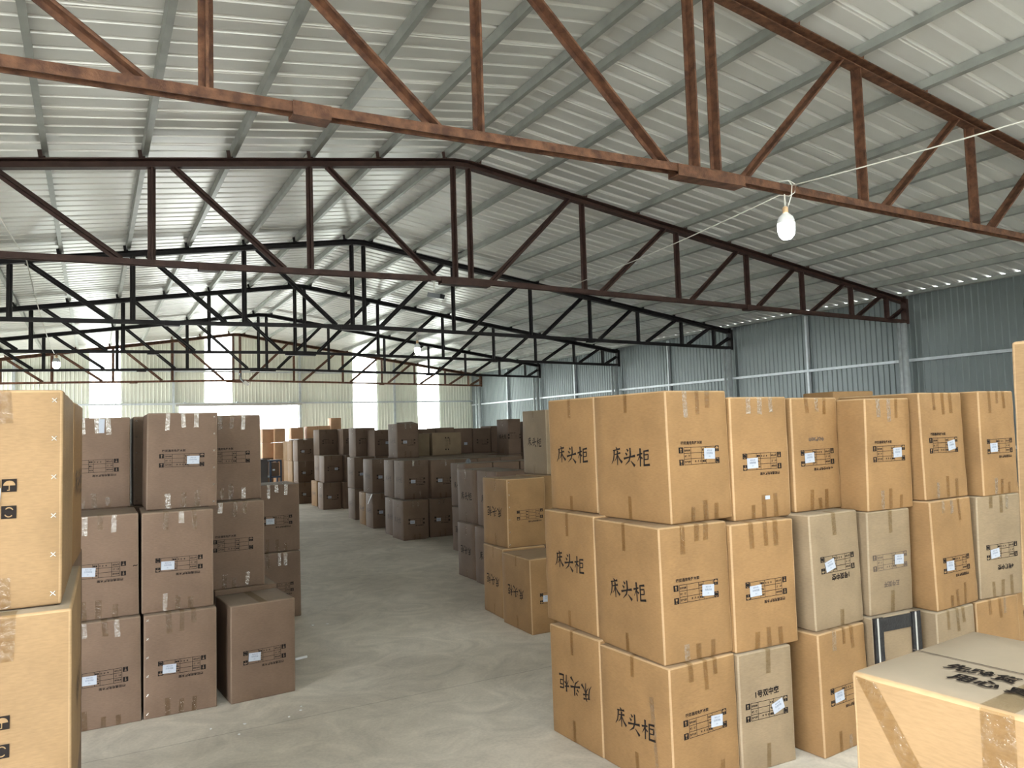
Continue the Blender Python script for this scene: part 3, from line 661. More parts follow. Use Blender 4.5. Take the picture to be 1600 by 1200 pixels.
DIM = {
'P3':(2.189,2.643,2.18,0.404,0.491,0.551,-0.006,-0.004,0.000),
'P3b':(2.167,3.134,2.44,0.410,0.430,0.565,-0.001,-0.000,0.000),
'P2':(2.189,2.671,-0.48,0.404,0.503,0.601,-0.006,0.000,0.551),
'P2b':(2.190,3.177,-0.59,0.410,0.484,0.596,-0.001,0.001,0.565),
'P1':(2.291,2.707,3.24,0.401,0.524,0.611,-0.008,0.000,1.152),
'P1b':(2.268,3.248,3.11,0.410,0.415,0.603,-0.002,0.001,1.161),
'Q3':(2.593,2.646,-2.38,0.336,0.490,0.543,-0.005,-0.007,0.000),
'Q2':(2.590,2.651,-2.02,0.400,0.490,0.591,-0.000,-0.002,0.543),
'Q1':(2.688,2.718,-0.36,0.388,0.490,0.598,0.001,-0.002,1.133),
'S3':(3.041,2.562,4.53,0.385,0.490,0.581,-0.004,0.003,0.000),
'S2':(3.066,2.595,2.33,0.378,0.490,0.562,-0.006,0.005,0.581),
'S1':(3.099,2.710,1.95,0.364,0.490,0.582,0.002,-0.002,1.143),
'T3':(3.437,2.561,-3.63,0.343,0.490,0.600,0.000,-0.000,0.000),
'T2':(3.461,2.588,-2.21,0.333,0.490,0.529,0.002,-0.011,0.600),
'T1':(3.465,2.567,0.09,0.370,0.490,0.582,0.006,-0.010,1.129),
'U3':(3.827,2.474,1.79,0.355,0.490,0.590,0.000,-0.000,0.000),
'U2':(3.850,2.477,3.66,0.410,0.490,0.571,-0.005,0.007,0.590),
'U1':(3.854,2.509,1.21,0.398,0.490,0.575,-0.002,0.004,1.162),
'V3':(4.215,2.497,-1.01,0.400,0.490,0.588,0.000,0.000,0.000),
'V2':(4.290,2.511,-5.45,0.371,0.490,0.567,0.004,-0.011,0.588),
'V1':(4.328,2.476,1.31,0.364,0.490,0.588,0.002,-0.003,1.154),
'W3':(4.655,2.527,2.00,0.410,0.490,0.588,0.000,0.000,0.000),
'W2':(4.730,2.542,2.00,0.410,0.490,0.588,0.000,0.000,0.588),
'X':(4.868,3.852,-7.35,0.404,0.311,0.641,0.000,-0.000,1.180),
'Z':(1.159,0.363,4.49,0.408,0.520,0.590,-0.000,-0.000,0.590),
'Y':(1.773,0.351,0.00,0.410,0.600,0.584,0.007,-0.013,1.180),
'N1':(-0.570,2.381,-1.04,0.500,0.624,0.569,0.002,-0.000,1.180),
'N2':(-0.545,2.318,-0.85,0.500,0.791,0.589,0.000,-0.000,0.590),
'N1b':(-0.559,3.024,-2.86,0.500,0.430,0.568,0.004,0.001,1.180),
'A2':(0.257,4.992,-0.14,0.402,0.490,0.592,0.002,0.001,0.000),
'A1':(-0.160,4.989,-0.00,0.410,0.490,0.596,-0.004,0.001,0.000),
'B2':(0.249,5.040,-1.00,0.401,0.490,0.589,0.001,-0.000,0.592),
'B1':(-0.170,5.034,0.00,0.410,0.490,0.591,-0.003,0.000,0.596),
'C2':(0.282,5.197,-0.38,0.412,0.490,0.597,0.008,-0.001,1.181),
'C1':(-0.196,5.552,-0.00,0.410,0.490,0.579,0.000,0.000,1.187),
'E':(0.730,4.968,4.68,0.399,0.403,0.586,0.003,-0.001,0.000),
'D3':(0.717,5.542,0.00,0.410,0.490,0.588,0.000,0.000,0.000),
'D2':(0.639,5.546,-0.00,0.410,0.490,0.586,0.002,-0.001,0.588),
'C3':(0.649,5.686,0.00,0.410,0.490,0.599,-0.002,0.000,1.174),
'F2':(1.237,7.037,-0.00,0.410,0.490,0.581,-0.002,-0.000,0.000),
'F1':(1.245,7.089,0.00,0.410,0.490,0.600,-0.002,0.001,0.581),
'C0':(0.235,5.745,0.00,0.410,0.490,0.599,0.000,-0.000,1.176),
'G2':(3.006,5.255,-1.53,0.410,0.495,0.585,-0.004,0.002,0.000),
'G2b':(3.062,5.830,-4.33,0.410,0.430,0.592,0.004,-0.001,0.000),
'G1':(3.118,5.819,-0.07,0.386,0.468,0.591,0.003,-0.002,0.592),
'H1':(3.608,6.048,0.00,0.410,0.490,0.588,0.000,0.000,0.588),
'I2':(3.607,7.491,-1.48,0.410,0.455,0.596,-0.003,0.002,0.000),
'I2n':(3.583,6.942,-0.00,0.410,0.490,0.595,-0.001,0.001,0.000),
'I1':(3.647,7.511,-0.68,0.410,0.481,0.587,-0.005,0.003,0.596),
'I1n':(3.627,6.980,-1.30,0.410,0.477,0.590,0.000,0.000,0.595),
'J2':(4.316,9.159,0.00,0.410,0.490,0.588,0.000,0.000,0.000),
'J1':(4.367,9.280,-0.00,0.410,0.490,0.590,-0.004,0.002,0.588),
('J1',1):(4.797,9.300,1.00,0.410,0.490,0.588,0.000,0.000,0.588),
('J1',2):(5.227,9.319,1.00,0.410,0.490,0.588,0.000,0.000,0.588),
('J1',3):(5.657,9.339,1.00,0.410,0.490,0.588,0.000,0.000,0.588),
'Kt':(3.748,6.166,-2.14,0.410,0.478,0.614,-0.001,0.000,1.176),
'K2':(4.082,10.920,-0.38,0.409,0.488,0.592,0.004,-0.001,0.000),
'K2b':(4.154,11.446,-0.00,0.410,0.490,0.591,-0.000,0.000,0.000),
'K1':(4.188,11.136,-1.51,0.410,0.486,0.598,0.005,-0.002,0.592),
'K1b':(4.213,11.681,-1.28,0.410,0.484,0.596,0.003,-0.001,0.591),
'L2':(4.533,10.982,0.00,0.410,0.460,0.586,0.002,-0.001,0.000),
'L1':(4.609,11.065,-0.34,0.416,0.490,0.595,0.002,-0.001,0.586),
('L1',1):(5.026,11.095,-1.00,0.410,0.490,0.588,0.000,0.000,0.588),
('L1',2):(5.455,11.125,-1.00,0.410,0.490,0.588,0.000,0.000,0.588),
('L1',3):(5.886,11.155,-1.00,0.410,0.490,0.588,0.000,0.000,0.588),
'M':(4.717,12.830,-0.45,0.405,0.486,0.607,0.000,0.000,1.178),
'N':(5.161,13.400,0.00,0.410,0.400,0.420,-0.000,0.000,1.178),
'O':(5.624,13.400,-0.05,0.605,0.490,0.429,-0.000,-0.000,1.178),
'QB1':(6.346,13.950,0.05,0.386,0.490,0.502,-0.000,0.000,1.178),
'QB2':(6.752,13.950,0.02,0.402,0.490,0.495,-0.000,0.000,1.178),
'QB3':(7.187,14.000,0.00,0.410,0.490,0.533,-0.000,0.000,1.178),
'QB4':(5.944,13.950,0.05,0.390,0.490,0.525,0.000,0.000,1.178),
'QB5':(5.521,13.950,0.00,0.410,0.490,0.512,-0.000,0.000,1.178),
'QL':(6.641,12.250,-0.37,0.259,0.455,0.637,-0.000,0.000,1.178),
'QL2':(7.041,12.300,0.00,0.410,0.490,0.588,0.000,0.000,1.178),
'R2':(4.201,12.704,-1.95,0.410,0.439,0.589,0.003,-0.001,0.000),
'R2b':(4.243,13.251,-2.72,0.410,0.415,0.580,0.001,0.000,0.000),
'R1':(4.259,12.870,0.52,0.410,0.503,0.587,0.001,-0.000,0.589),
'RL2':(4.360,14.237,-1.65,0.410,0.478,0.589,-0.001,0.001,0.000),
'RL1':(4.386,14.323,-0.89,0.410,0.483,0.591,0.001,-0.000,0.589),
'RT1':(4.709,15.250,-0.21,0.416,0.489,0.579,0.000,-0.000,1.178),
'RT2':(4.927,14.700,0.67,0.410,0.501,0.521,-0.000,0.000,1.178),
'SA1':(4.409,16.717,-1.28,0.406,0.485,0.584,0.002,-0.001,0.000),
'SA1b':(4.494,17.583,-0.00,0.410,0.490,0.585,-0.001,0.000,0.000),
'SA1r':(4.827,16.579,0.00,0.410,0.490,0.585,0.001,-0.000,0.000),
'SA2':(4.472,16.830,-1.90,0.421,0.484,0.586,0.002,-0.001,0.584),
'SA2b':(4.494,17.318,-0.00,0.410,0.422,0.586,-0.002,0.001,0.585),
'SA2r':(4.907,16.624,0.00,0.410,0.490,0.587,0.001,-0.000,0.585),
'SA3':(4.611,17.756,0.68,0.426,0.506,0.593,-0.001,0.000,1.171),
'SA3r':(5.021,17.219,-0.96,0.410,0.485,0.590,-0.000,-0.000,1.173),
'TA1':(4.325,18.600,0.21,0.387,0.490,0.507,-0.000,-0.000,0.000),
'TA2':(4.340,18.700,0.00,0.410,0.490,0.510,-0.000,0.000,0.507),
'TA3':(4.330,18.700,0.30,0.386,0.490,0.516,0.000,0.000,1.018),
('TA1',1):(4.315,19.160,1.00,0.410,0.490,0.506,0.000,0.000,0.000),
('TA2',1):(4.330,19.260,1.00,0.410,0.490,0.506,0.000,0.000,0.506),
('TA3',1):(4.320,19.260,1.00,0.410,0.490,0.506,0.000,0.000,1.012),
('TA1',2):(4.335,19.720,1.00,0.410,0.490,0.506,0.000,0.000,0.000),
('TA2',2):(4.351,19.820,1.00,0.410,0.490,0.506,0.000,0.000,0.506),
('TA3',2):(4.340,19.820,1.00,0.410,0.490,0.506,0.000,0.000,1.012),
'Ua1':(3.987,21.200,0.00,0.276,0.360,0.386,0.000,0.000,1.471),
'Ua2':(3.987,21.200,0.00,0.276,0.360,0.402,0.000,0.000,1.069),
'Ub1':(4.264,21.000,0.00,0.286,0.360,0.377,0.000,0.000,1.479),
'Ub2':(4.264,21.000,0.00,0.286,0.360,0.418,0.000,0.000,1.060),
'Ub3':(4.264,21.000,0.00,0.286,0.360,0.417,0.000,0.000,0.643),
'Ub4':(4.264,21.000,0.00,0.286,0.360,0.399,0.000,0.000,0.244),
'Uc1':(4.793,21.400,0.00,0.333,0.360,0.326,0.000,0.000,1.549),
'Ud1':(5.208,21.300,0.00,0.311,0.360,0.331,0.000,0.000,1.561),
'Ue1':(5.542,21.350,0.00,0.326,0.360,0.349,0.000,0.000,1.551),
'Uf1':(5.931,21.500,0.00,0.296,0.360,0.345,0.000,0.000,1.776),
}
BURIED = [     # first number: 1 when the lid may show
(0,4.868,3.852,-7.35,0.404,0.311,0.590,0.000,0.000,0.590),
(0,4.868,3.852,-7.35,0.404,0.311,0.590,0.000,0.000,0.000),
(0,3.608,6.048,0.00,0.410,0.490,0.588,0.000,0.000,0.000),
(0,4.746,9.180,0.00,0.410,0.490,0.588,0.000,0.000,0.000),
(0,5.176,9.200,0.00,0.410,0.490,0.588,0.000,0.000,0.000),
(0,5.606,9.220,0.00,0.410,0.490,0.588,0.000,0.000,0.000),
(0,4.963,10.982,0.00,0.410,0.490,0.588,0.000,0.000,0.000),
(0,5.393,10.982,0.00,0.410,0.490,0.588,0.000,0.000,0.000),
(0,5.823,10.982,0.00,0.410,0.490,0.588,0.000,0.000,0.000),
(0,4.645,11.709,-0.21,0.410,0.490,0.588,0.000,0.000,0.000),
(1,4.643,11.708,-0.19,0.410,0.490,0.588,0.000,0.000,0.588),
(0,5.088,11.737,0.53,0.410,0.490,0.588,0.000,0.000,0.000),
(1,5.074,11.726,-0.45,0.410,0.490,0.588,0.000,0.000,0.588),
(0,5.503,11.709,-0.57,0.410,0.490,0.588,0.000,0.000,0.000),
(1,5.519,11.738,0.61,0.410,0.490,0.588,0.000,0.000,0.588),
(0,5.946,11.713,-0.38,0.410,0.490,0.588,0.000,0.000,0.000),
(1,5.942,11.734,0.71,0.410,0.490,0.588,0.000,0.000,0.588),
(0,4.658,12.254,0.21,0.410,0.490,0.588,0.000,0.000,0.000),
(1,4.653,12.270,-0.64,0.410,0.490,0.588,0.000,0.000,0.588),
(0,5.080,12.254,0.87,0.410,0.490,0.588,0.000,0.000,0.000),
(1,5.087,12.272,-0.40,0.410,0.490,0.588,0.000,0.000,0.588),
(0,5.518,12.273,0.76,0.410,0.490,0.588,0.000,0.000,0.000),
(1,5.517,12.270,-0.17,0.410,0.490,0.588,0.000,0.000,0.588),
(0,5.942,12.267,-0.68,0.410,0.490,0.588,0.000,0.000,0.000),
(1,5.936,12.283,-0.91,0.410,0.490,0.588,0.000,0.000,0.588),
(0,4.663,12.820,-0.44,0.388,0.490,0.588,0.000,0.000,0.000),
(1,4.673,12.814,-0.32,0.388,0.490,0.588,0.000,0.000,0.588),
(0,5.090,12.803,-0.17,0.410,0.490,0.588,0.000,0.000,0.000),
(1,5.074,12.820,-0.45,0.410,0.490,0.588,0.000,0.000,0.588),
(0,5.507,12.825,-0.36,0.410,0.490,0.588,0.000,0.000,0.000),
(1,5.511,12.831,-0.80,0.410,0.490,0.588,0.000,0.000,0.588),
(0,5.931,12.804,0.53,0.410,0.490,0.588,0.000,0.000,0.000),
(1,5.942,12.805,-0.34,0.410,0.490,0.588,0.000,0.000,0.588),
(0,6.364,12.813,-0.92,0.410,0.490,0.588,0.000,0.000,0.000),
(1,6.374,12.831,0.91,0.410,0.490,0.588,0.000,0.000,0.588),
(0,5.085,13.378,-0.96,0.410,0.490,0.588,0.000,0.000,0.000),
(1,5.076,13.379,0.55,0.410,0.490,0.588,0.000,0.000,0.588),
(0,5.508,13.378,0.24,0.410,0.490,0.588,0.000,0.000,0.000),
(1,5.516,13.352,-0.62,0.410,0.490,0.588,0.000,0.000,0.588),
(0,5.939,13.345,-0.23,0.410,0.490,0.588,0.000,0.000,0.000),
(1,5.949,13.353,-0.98,0.410,0.490,0.588,0.000,0.000,0.588),
(0,6.361,13.347,0.57,0.410,0.490,0.588,0.000,0.000,0.000),
(1,6.367,13.352,-0.81,0.410,0.490,0.588,0.000,0.000,0.588),
(0,5.090,13.902,-0.58,0.410,0.490,0.588,0.000,0.000,0.000),
(1,5.071,13.887,-0.66,0.410,0.490,0.588,0.000,0.000,0.588),
(0,5.513,13.891,-0.92,0.410,0.490,0.588,0.000,0.000,0.000),
(1,5.510,13.895,1.00,0.410,0.490,0.588,0.000,0.000,0.588),
(0,5.932,13.906,0.55,0.410,0.490,0.588,0.000,0.000,0.000),
(1,5.938,13.925,-0.05,0.410,0.490,0.588,0.000,0.000,0.588),
(0,6.365,13.901,-0.93,0.410,0.490,0.588,0.000,0.000,0.000),
(1,6.368,13.895,0.78,0.410,0.490,0.588,0.000,0.000,0.588),
(0,6.807,13.905,-0.93,0.410,0.490,0.588,0.000,0.000,0.000),
(1,6.795,13.895,-0.58,0.410,0.490,0.588,0.000,0.000,0.588),
(0,7.225,13.920,-0.72,0.410,0.490,0.588,0.000,0.000,0.000),
(1,7.221,13.922,0.13,0.410,0.490,0.588,0.000,0.000,0.588),
(0,6.641,12.250,-0.37,0.259,0.455,0.588,0.000,0.000,0.000),
(0,6.641,12.250,-0.37,0.259,0.455,0.588,0.000,0.000,0.588),
(0,7.041,12.300,0.00,0.410,0.490,0.588,0.000,0.000,0.000),
(0,7.041,12.300,0.00,0.410,0.490,0.588,0.000,0.000,0.588),
(0,4.719,15.250,-0.21,0.416,0.489,0.588,0.000,0.000,0.000),
(0,4.719,15.250,-0.21,0.416,0.489,0.588,0.000,0.000,0.588),
(0,4.937,14.700,0.67,0.410,0.501,0.588,0.000,0.000,0.000),
(0,4.937,14.700,0.67,0.410,0.501,0.588,0.000,0.000,0.588),
(0,4.621,17.756,0.68,0.426,0.506,0.588,0.000,0.000,0.588),
(0,5.031,17.219,-0.96,0.410,0.485,0.588,0.000,0.000,0.000),
(0,5.031,17.219,-0.96,0.410,0.485,0.588,0.000,0.000,0.588),
(0,3.987,21.200,0.00,0.276,0.360,1.069,0.000,0.000,0.000),
(0,4.264,21.000,0.00,0.286,0.360,0.244,0.000,0.000,0.000),
(0,4.793,21.400,0.00,0.333,0.360,1.549,0.000,0.000,0.000),
(0,5.208,21.300,0.00,0.311,0.360,1.561,0.000,0.000,0.000),
(0,5.542,21.350,0.00,0.326,0.360,1.551,0.000,0.000,0.000),
(0,5.931,21.500,0.00,0.296,0.360,1.776,0.000,0.000,0.000),
(0,1.159,0.363,4.49,0.408,0.520,0.590,0.000,0.000,0.000),
(0,1.773,0.351,0.00,0.410,0.600,0.590,0.000,0.000,0.000),
(0,1.773,0.351,0.00,0.410,0.600,0.590,0.000,0.000,0.590),
(0,-0.545,2.318,-0.85,0.500,0.791,0.590,0.000,0.000,0.000),
(0,-0.559,3.149,-2.86,0.500,0.466,0.590,0.000,0.000,0.000),
(0,-0.559,3.149,-2.86,0.500,0.466,0.590,0.000,0.000,0.590),
(0,-0.206,5.552,-0.00,0.410,0.490,0.594,0.000,0.000,0.000),
(0,-0.206,5.552,-0.00,0.410,0.490,0.594,0.000,0.000,0.594),
(0,0.205,5.745,0.00,0.410,0.490,0.588,0.000,0.000,0.000),
(0,0.205,5.745,0.00,0.410,0.490,0.588,0.000,0.000,0.588),
]
A = {}
GR, GLs, GM, GF, GO, GH = 'cartons in the right front stack', 'cartons in the left stacks', 'cartons stacked along the right of the aisle', 'cartons in the far dim stacks', 'small orange cartons by the far gate', 'cartons buried inside the stacks'
ZH = '1\u53f7\u53cc\u4e2d\u7a7a'
LID = ('brown carton showing at most its dusty lid inside the far two-high block', 'dusty lids of the far block')
DEEP = ('plain carton at the bottom of a stack, covered by the cartons in front', GH)
def add(k, tint, front, left, stk, label, group, lod, **o): A[k] = (tint, front, left, stk, label, group, lod, o)
def small_tag(o, W, pf, pl, w_, d, h):
    g = MB(); q = [pf(.03+a*.016, -h/2+.1+b*.009, .002) for a, b in ((-1, -1), (1, -1), (1, 1), (-1, 1))]; g.add(q, [(0, 1, 2, 3)]); g.build('paper_tag', 'paper', o)
def top_label(o, W, pf, pl, w_, d, h):
    g = MB(); q = [pf(.04+a*.017, h/2-.055+b*.045, .002) for a, b in ((-1, -1), (.8, -1), (1, 1), (-1, 1))]; g.add(q, [(0, 1, 2, 3)]); g.build('paper_label', 'paper', o)
def rot_form(o, W, pf, pl, w_, d, h):
    wrap(get_form(False), pf, .0, .0, -math.pi/2, .95).build('printed_form', ['ink', 'brown'], o)
def scuff(o, W, pf, pl, w_, d, h):
    g = MB(); q = [pl(.11+a, b, .0016) for a, b in ((0, .12), (.03, .125), (.045, -.25), (.03, -.26))]; g.add(q, [(0, 1, 2, 3)][::-1]); g.build('packing_tape', 'shiny', o)
# right front stack
add('P1', 'tan', 'U', 'U', -.03, 'tan carton with brush lettering, topmost of the corner stack nearest the aisle', GR, 0, shine=.6)
add('P2', 'tan', 'U', 'U', -.06, 'tan carton with brush lettering, middle of the corner stack nearest the aisle', GR, 0, shine=.2, lv=-.01)
add('P3', 'tan', 'U', 'U', -.06, 'tan carton with a pale tape scuff through its lettering, bottom of the corner stack', GR, 0, shine=.1, lv=-.03, extra=scuff)
add('P1b', 'tan', None, 'U', None, 'tan carton right behind the topmost corner carton, lettering facing the aisle', GR, 0, flat=1)
add('P2b', 'tan', None, 'U', None, 'tan carton right behind the middle corner carton, white scrape below its lettering', GR, 0, lv=.04, flat=1)
add('P3b', 'tan', None, 'D', None, 'tan carton behind the bottom corner carton, its lettering upside down', GR, 0, link='ink', flat=1)
add('Q1', 'tan', 'D', None, .02, 'tan carton, top of second column, upside-down form and tiny white tag near its foot', GR, 0, shine=.7, extra=small_tag)
add('Q2', 'tan', 'D', None, .03, 'tan carton with upside-down form, middle of the column beside the corner stack', GR, 0, shine=.2)
add('Q3', 'grey', 'U', None, .3, 'greyish carton marked 1\u53f7\u53cc\u4e2d\u7a7a above its form, bottom of second column', GR, 0, tape=1, texts=[(ZH, .034, 0, .06, .02, 'ink')], title=' ')
add('S1', 'tan', 'D', None, .05, 'tan carton with faint handwriting above its upside-down form, top of third column', GR, 0, shine=.7, title='41\u53f7\u4e2d\u7a7a\u514d\u6253\u6728\u67b6', texts=[('\u4e2d\u5fc3\u5b9a302\u4e2d', .022, .0, .085, math.pi, 'faint')])
add('S2', 'grey', 'D', None, .25, 'greyish carton with one brown tape strip and torn sticker, middle of third column', GR, 0, tape=1, shine=0, title=' ', fv=.03, texts=[(ZH, .032, .02, -.02, math.pi, 'ink')])
add('S3', 'tan', 'D', 'U', .08, 'tan carton, bottom of third column, standing on the floor beside the greyish 1\u53f7 carton', GR, 0, lu=-.12)
add('T1', 'tan', 'U', None, .02, 'tan carton with upright form, top of fourth column above the pale scuffed carton', GR, 0, shine=.5)
add('T2', 'grey', 'U', None, -.03, 'pale scuffed greyish carton with faded form, resting on the black-edged carton', GR, 0, tape=1, faded=True, title=' ', texts=[('\u4e94\u725b\u53cc\u5f00', .03, .0, -.1, math.pi, 'faint')])
add('T3', 'grey', None, None, None, 'greyish carton with black corner boards and white edge piping, low in the right stack', GR, 0, crate=1, tape=1, flat=1)
add('U1', 'tan', 'U', None, .15, 'tan carton with tilted sticker at right of its form, top of fifth column', GR, 0, shine=.6)
add('U2', 'tan', 'D', None, -.02, 'brown carton with upside-down form and left sticker, middle of fifth column', GR, 0, shine=.5, fv=-.06)
add('U3', 'grey', 'N', None, None, 'dim greyish carton beside the black-edged one, low in fifth column', GR, 0)
add('V1', 'tan', 'D', None, .02, 'tan carton at the far right of the top layer, partly behind the tall right-edge carton', GR, 0, shine=.3)
add('V2', 'grey', 'D', None, .12, 'dull greyish carton marked upside down under its form, middle layer at far right', GR, 0, shine=.4, title=' ', fv=-.03, texts=[('4\u53f7\u53cc\u4e2d\u7a7a', .03, .03, -.105, math.pi, 'ink')])
add('V3', 'tan', 'N', None, None, 'dark brown shaded carton in the bottom layer just above the near right carton', GR, 0, shine=.6)
add('W3', 'tan', 'N', None, None, 'shaded brown carton at the right picture edge, bottom layer', GR, 0)
add('W2', 'tan', None, None, None, 'carton at the right picture edge behind the tall near one, middle layer', GR, 1)
add('X', 'tan', None, None, None, 'tan carton peeping over the top layer from a row behind the right stack', GR, 1)
add('Z', 'peach', None, None, None, 'big dusty-topped carton in the near right corner with printing on its lid', 'nearest cartons', 0, extra=z_extra)
add('Y', 'peach', None, None, None, 'bright tan carton cut off by the right picture edge, taller than the rest', 'nearest cartons', 0)
# left
add('N1', 'peach', 'U', None, -.04, 'big bright carton at the left picture edge, upper, stapled down its right side', 'nearest cartons', 0, fs=1.23, tw=.046, fu=-.015, staples=1, st=('\u5355\u56db\u6597\u706f', '\u7eaf\u8bd5\u56db\u6cb9', '\u6846'))
add('N2', 'peach', 'U', None, -.04, 'big bright carton at the left picture edge, lower, under the stapled one', 'nearest cartons', 0, fs=1.23, tw=.046, fu=-.045, right=1, st=('\u7070\u53cc\u6597\u706f', '\u5b8c\u4fdd\u9876', '\u6846'))
add('N1b', 'tan', None, None, None, 'carton behind the stapled near-left one, only its shaded right side showing', 'nearest cartons', 0, right=1)
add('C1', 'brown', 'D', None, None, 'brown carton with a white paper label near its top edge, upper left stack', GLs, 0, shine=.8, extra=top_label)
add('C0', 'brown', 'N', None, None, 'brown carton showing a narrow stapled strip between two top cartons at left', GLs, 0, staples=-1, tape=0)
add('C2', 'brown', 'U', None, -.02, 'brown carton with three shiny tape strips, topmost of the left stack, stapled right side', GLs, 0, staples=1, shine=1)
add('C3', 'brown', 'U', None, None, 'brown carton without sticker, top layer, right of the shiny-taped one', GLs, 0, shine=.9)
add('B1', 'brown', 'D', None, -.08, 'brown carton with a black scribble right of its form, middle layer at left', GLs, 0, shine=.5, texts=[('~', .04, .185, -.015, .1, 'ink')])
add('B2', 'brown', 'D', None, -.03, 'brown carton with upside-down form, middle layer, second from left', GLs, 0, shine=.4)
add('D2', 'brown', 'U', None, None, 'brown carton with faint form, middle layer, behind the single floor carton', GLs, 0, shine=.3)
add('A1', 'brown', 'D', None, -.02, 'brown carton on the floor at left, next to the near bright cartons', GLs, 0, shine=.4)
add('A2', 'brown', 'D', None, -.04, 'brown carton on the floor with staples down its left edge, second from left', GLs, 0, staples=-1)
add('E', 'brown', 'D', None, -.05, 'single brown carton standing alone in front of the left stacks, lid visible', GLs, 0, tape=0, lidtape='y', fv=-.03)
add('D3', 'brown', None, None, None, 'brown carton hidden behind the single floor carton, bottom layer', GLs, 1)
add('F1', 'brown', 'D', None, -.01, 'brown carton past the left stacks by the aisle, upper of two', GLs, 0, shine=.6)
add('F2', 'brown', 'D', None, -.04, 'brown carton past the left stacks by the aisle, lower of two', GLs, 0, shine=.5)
# middle
add('G1', 'tan', 'D', 'D', None, 'tan carton with stapled corner and no sticker, atop the pair beyond the corner stack', GM, 0, staples=-1, tape=0, lidtape='x', fu=.03)
add('G2', 'tan', 'D', 'D', -.03, 'tan carton on the floor right beyond the corner stack, lid and upside-down lettering showing', GM, 0, tape=1)
add('G2b', 'tan', None, 'D', None, 'tan carton on the floor under the sticker-less stapled one, upside-down lettering', GM, 0)
add('H1', 'tan', None, None, None, 'tan carton seen as a thin slice between the stapled carton and the corner stack', GM, 1)
add('I1', 'brown', None, 'U', None, 'brown carton with upright lettering and a lid flap ajar, upper row beside the aisle', GM, 1, flap=.01)
add('I1n', 'brown', 'N', 'U', None, 'brown carton half hidden behind the stapled tan one, upper row', GM, 1, tape=0)
add('I2', 'brown', None, 'D', None, 'brown carton on the floor with small upside-down lettering, under the ajar-lid carton', GM, 1)
add('I2n', 'brown', None, 'U', None, 'brown carton on the floor half hidden by the tan pair, one character showing', GM, 1)
add('J1', 'brown', 'N', 'U', None, 'brown carton with dark tape lump on its lid, upper, behind the ajar-lid carton', GM, 1, tape=0)
add('J2', 'brown', None, 'D', None, 'brown carton on the floor, sliver seen behind the ajar-lid column', GM, 1)
for i in (1, 2, 3):
    add(('J1', i), 'brown', 'N', None, None, 'brown carton, %s to the right of the lump-topped one behind the tan pair' % ['first', 'second', 'third'][i-1], GM, 2, tape=0)
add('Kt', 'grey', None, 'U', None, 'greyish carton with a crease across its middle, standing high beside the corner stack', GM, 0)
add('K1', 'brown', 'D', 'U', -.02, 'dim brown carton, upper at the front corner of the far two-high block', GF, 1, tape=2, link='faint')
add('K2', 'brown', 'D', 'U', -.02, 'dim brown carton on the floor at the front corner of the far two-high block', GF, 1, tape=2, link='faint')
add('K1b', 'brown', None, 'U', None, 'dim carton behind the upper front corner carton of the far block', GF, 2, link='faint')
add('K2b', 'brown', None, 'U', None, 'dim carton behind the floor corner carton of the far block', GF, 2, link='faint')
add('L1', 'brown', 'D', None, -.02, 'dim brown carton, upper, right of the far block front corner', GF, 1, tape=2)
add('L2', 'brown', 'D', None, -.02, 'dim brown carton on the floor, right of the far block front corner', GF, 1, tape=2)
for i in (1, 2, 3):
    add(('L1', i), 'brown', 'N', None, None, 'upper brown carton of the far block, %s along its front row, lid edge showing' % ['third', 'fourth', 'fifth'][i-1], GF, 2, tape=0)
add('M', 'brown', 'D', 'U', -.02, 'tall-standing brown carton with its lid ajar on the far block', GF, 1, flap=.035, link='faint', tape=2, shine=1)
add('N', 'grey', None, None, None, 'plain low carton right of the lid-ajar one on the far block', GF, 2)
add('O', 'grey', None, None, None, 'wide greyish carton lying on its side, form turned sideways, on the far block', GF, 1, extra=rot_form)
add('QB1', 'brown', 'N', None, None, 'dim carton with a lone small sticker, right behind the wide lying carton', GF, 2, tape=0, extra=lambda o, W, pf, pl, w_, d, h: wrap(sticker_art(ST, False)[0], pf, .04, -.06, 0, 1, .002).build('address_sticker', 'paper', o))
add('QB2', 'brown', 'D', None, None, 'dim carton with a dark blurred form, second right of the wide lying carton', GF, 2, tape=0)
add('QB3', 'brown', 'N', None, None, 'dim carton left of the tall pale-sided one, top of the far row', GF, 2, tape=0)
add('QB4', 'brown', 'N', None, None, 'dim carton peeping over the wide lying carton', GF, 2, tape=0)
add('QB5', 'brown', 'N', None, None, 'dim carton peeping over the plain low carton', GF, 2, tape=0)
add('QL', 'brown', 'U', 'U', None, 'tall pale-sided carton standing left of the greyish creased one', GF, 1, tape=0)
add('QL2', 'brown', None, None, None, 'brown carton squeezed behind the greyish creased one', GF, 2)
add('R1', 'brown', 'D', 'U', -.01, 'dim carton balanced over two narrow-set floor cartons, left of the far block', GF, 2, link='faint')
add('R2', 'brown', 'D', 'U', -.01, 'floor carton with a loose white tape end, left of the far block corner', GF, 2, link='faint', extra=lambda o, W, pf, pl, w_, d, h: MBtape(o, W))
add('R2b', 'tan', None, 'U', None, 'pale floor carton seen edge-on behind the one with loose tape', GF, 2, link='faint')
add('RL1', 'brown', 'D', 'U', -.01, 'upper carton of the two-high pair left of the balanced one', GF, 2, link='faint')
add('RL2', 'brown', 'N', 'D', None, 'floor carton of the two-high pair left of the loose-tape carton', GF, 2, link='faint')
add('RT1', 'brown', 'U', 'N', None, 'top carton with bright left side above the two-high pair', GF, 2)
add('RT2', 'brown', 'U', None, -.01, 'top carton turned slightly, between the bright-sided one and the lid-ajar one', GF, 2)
add('SA1', 'brown', 'D', 'U', -.01, 'floor carton at the front of the three-high far stack', GF, 2, link='faint')
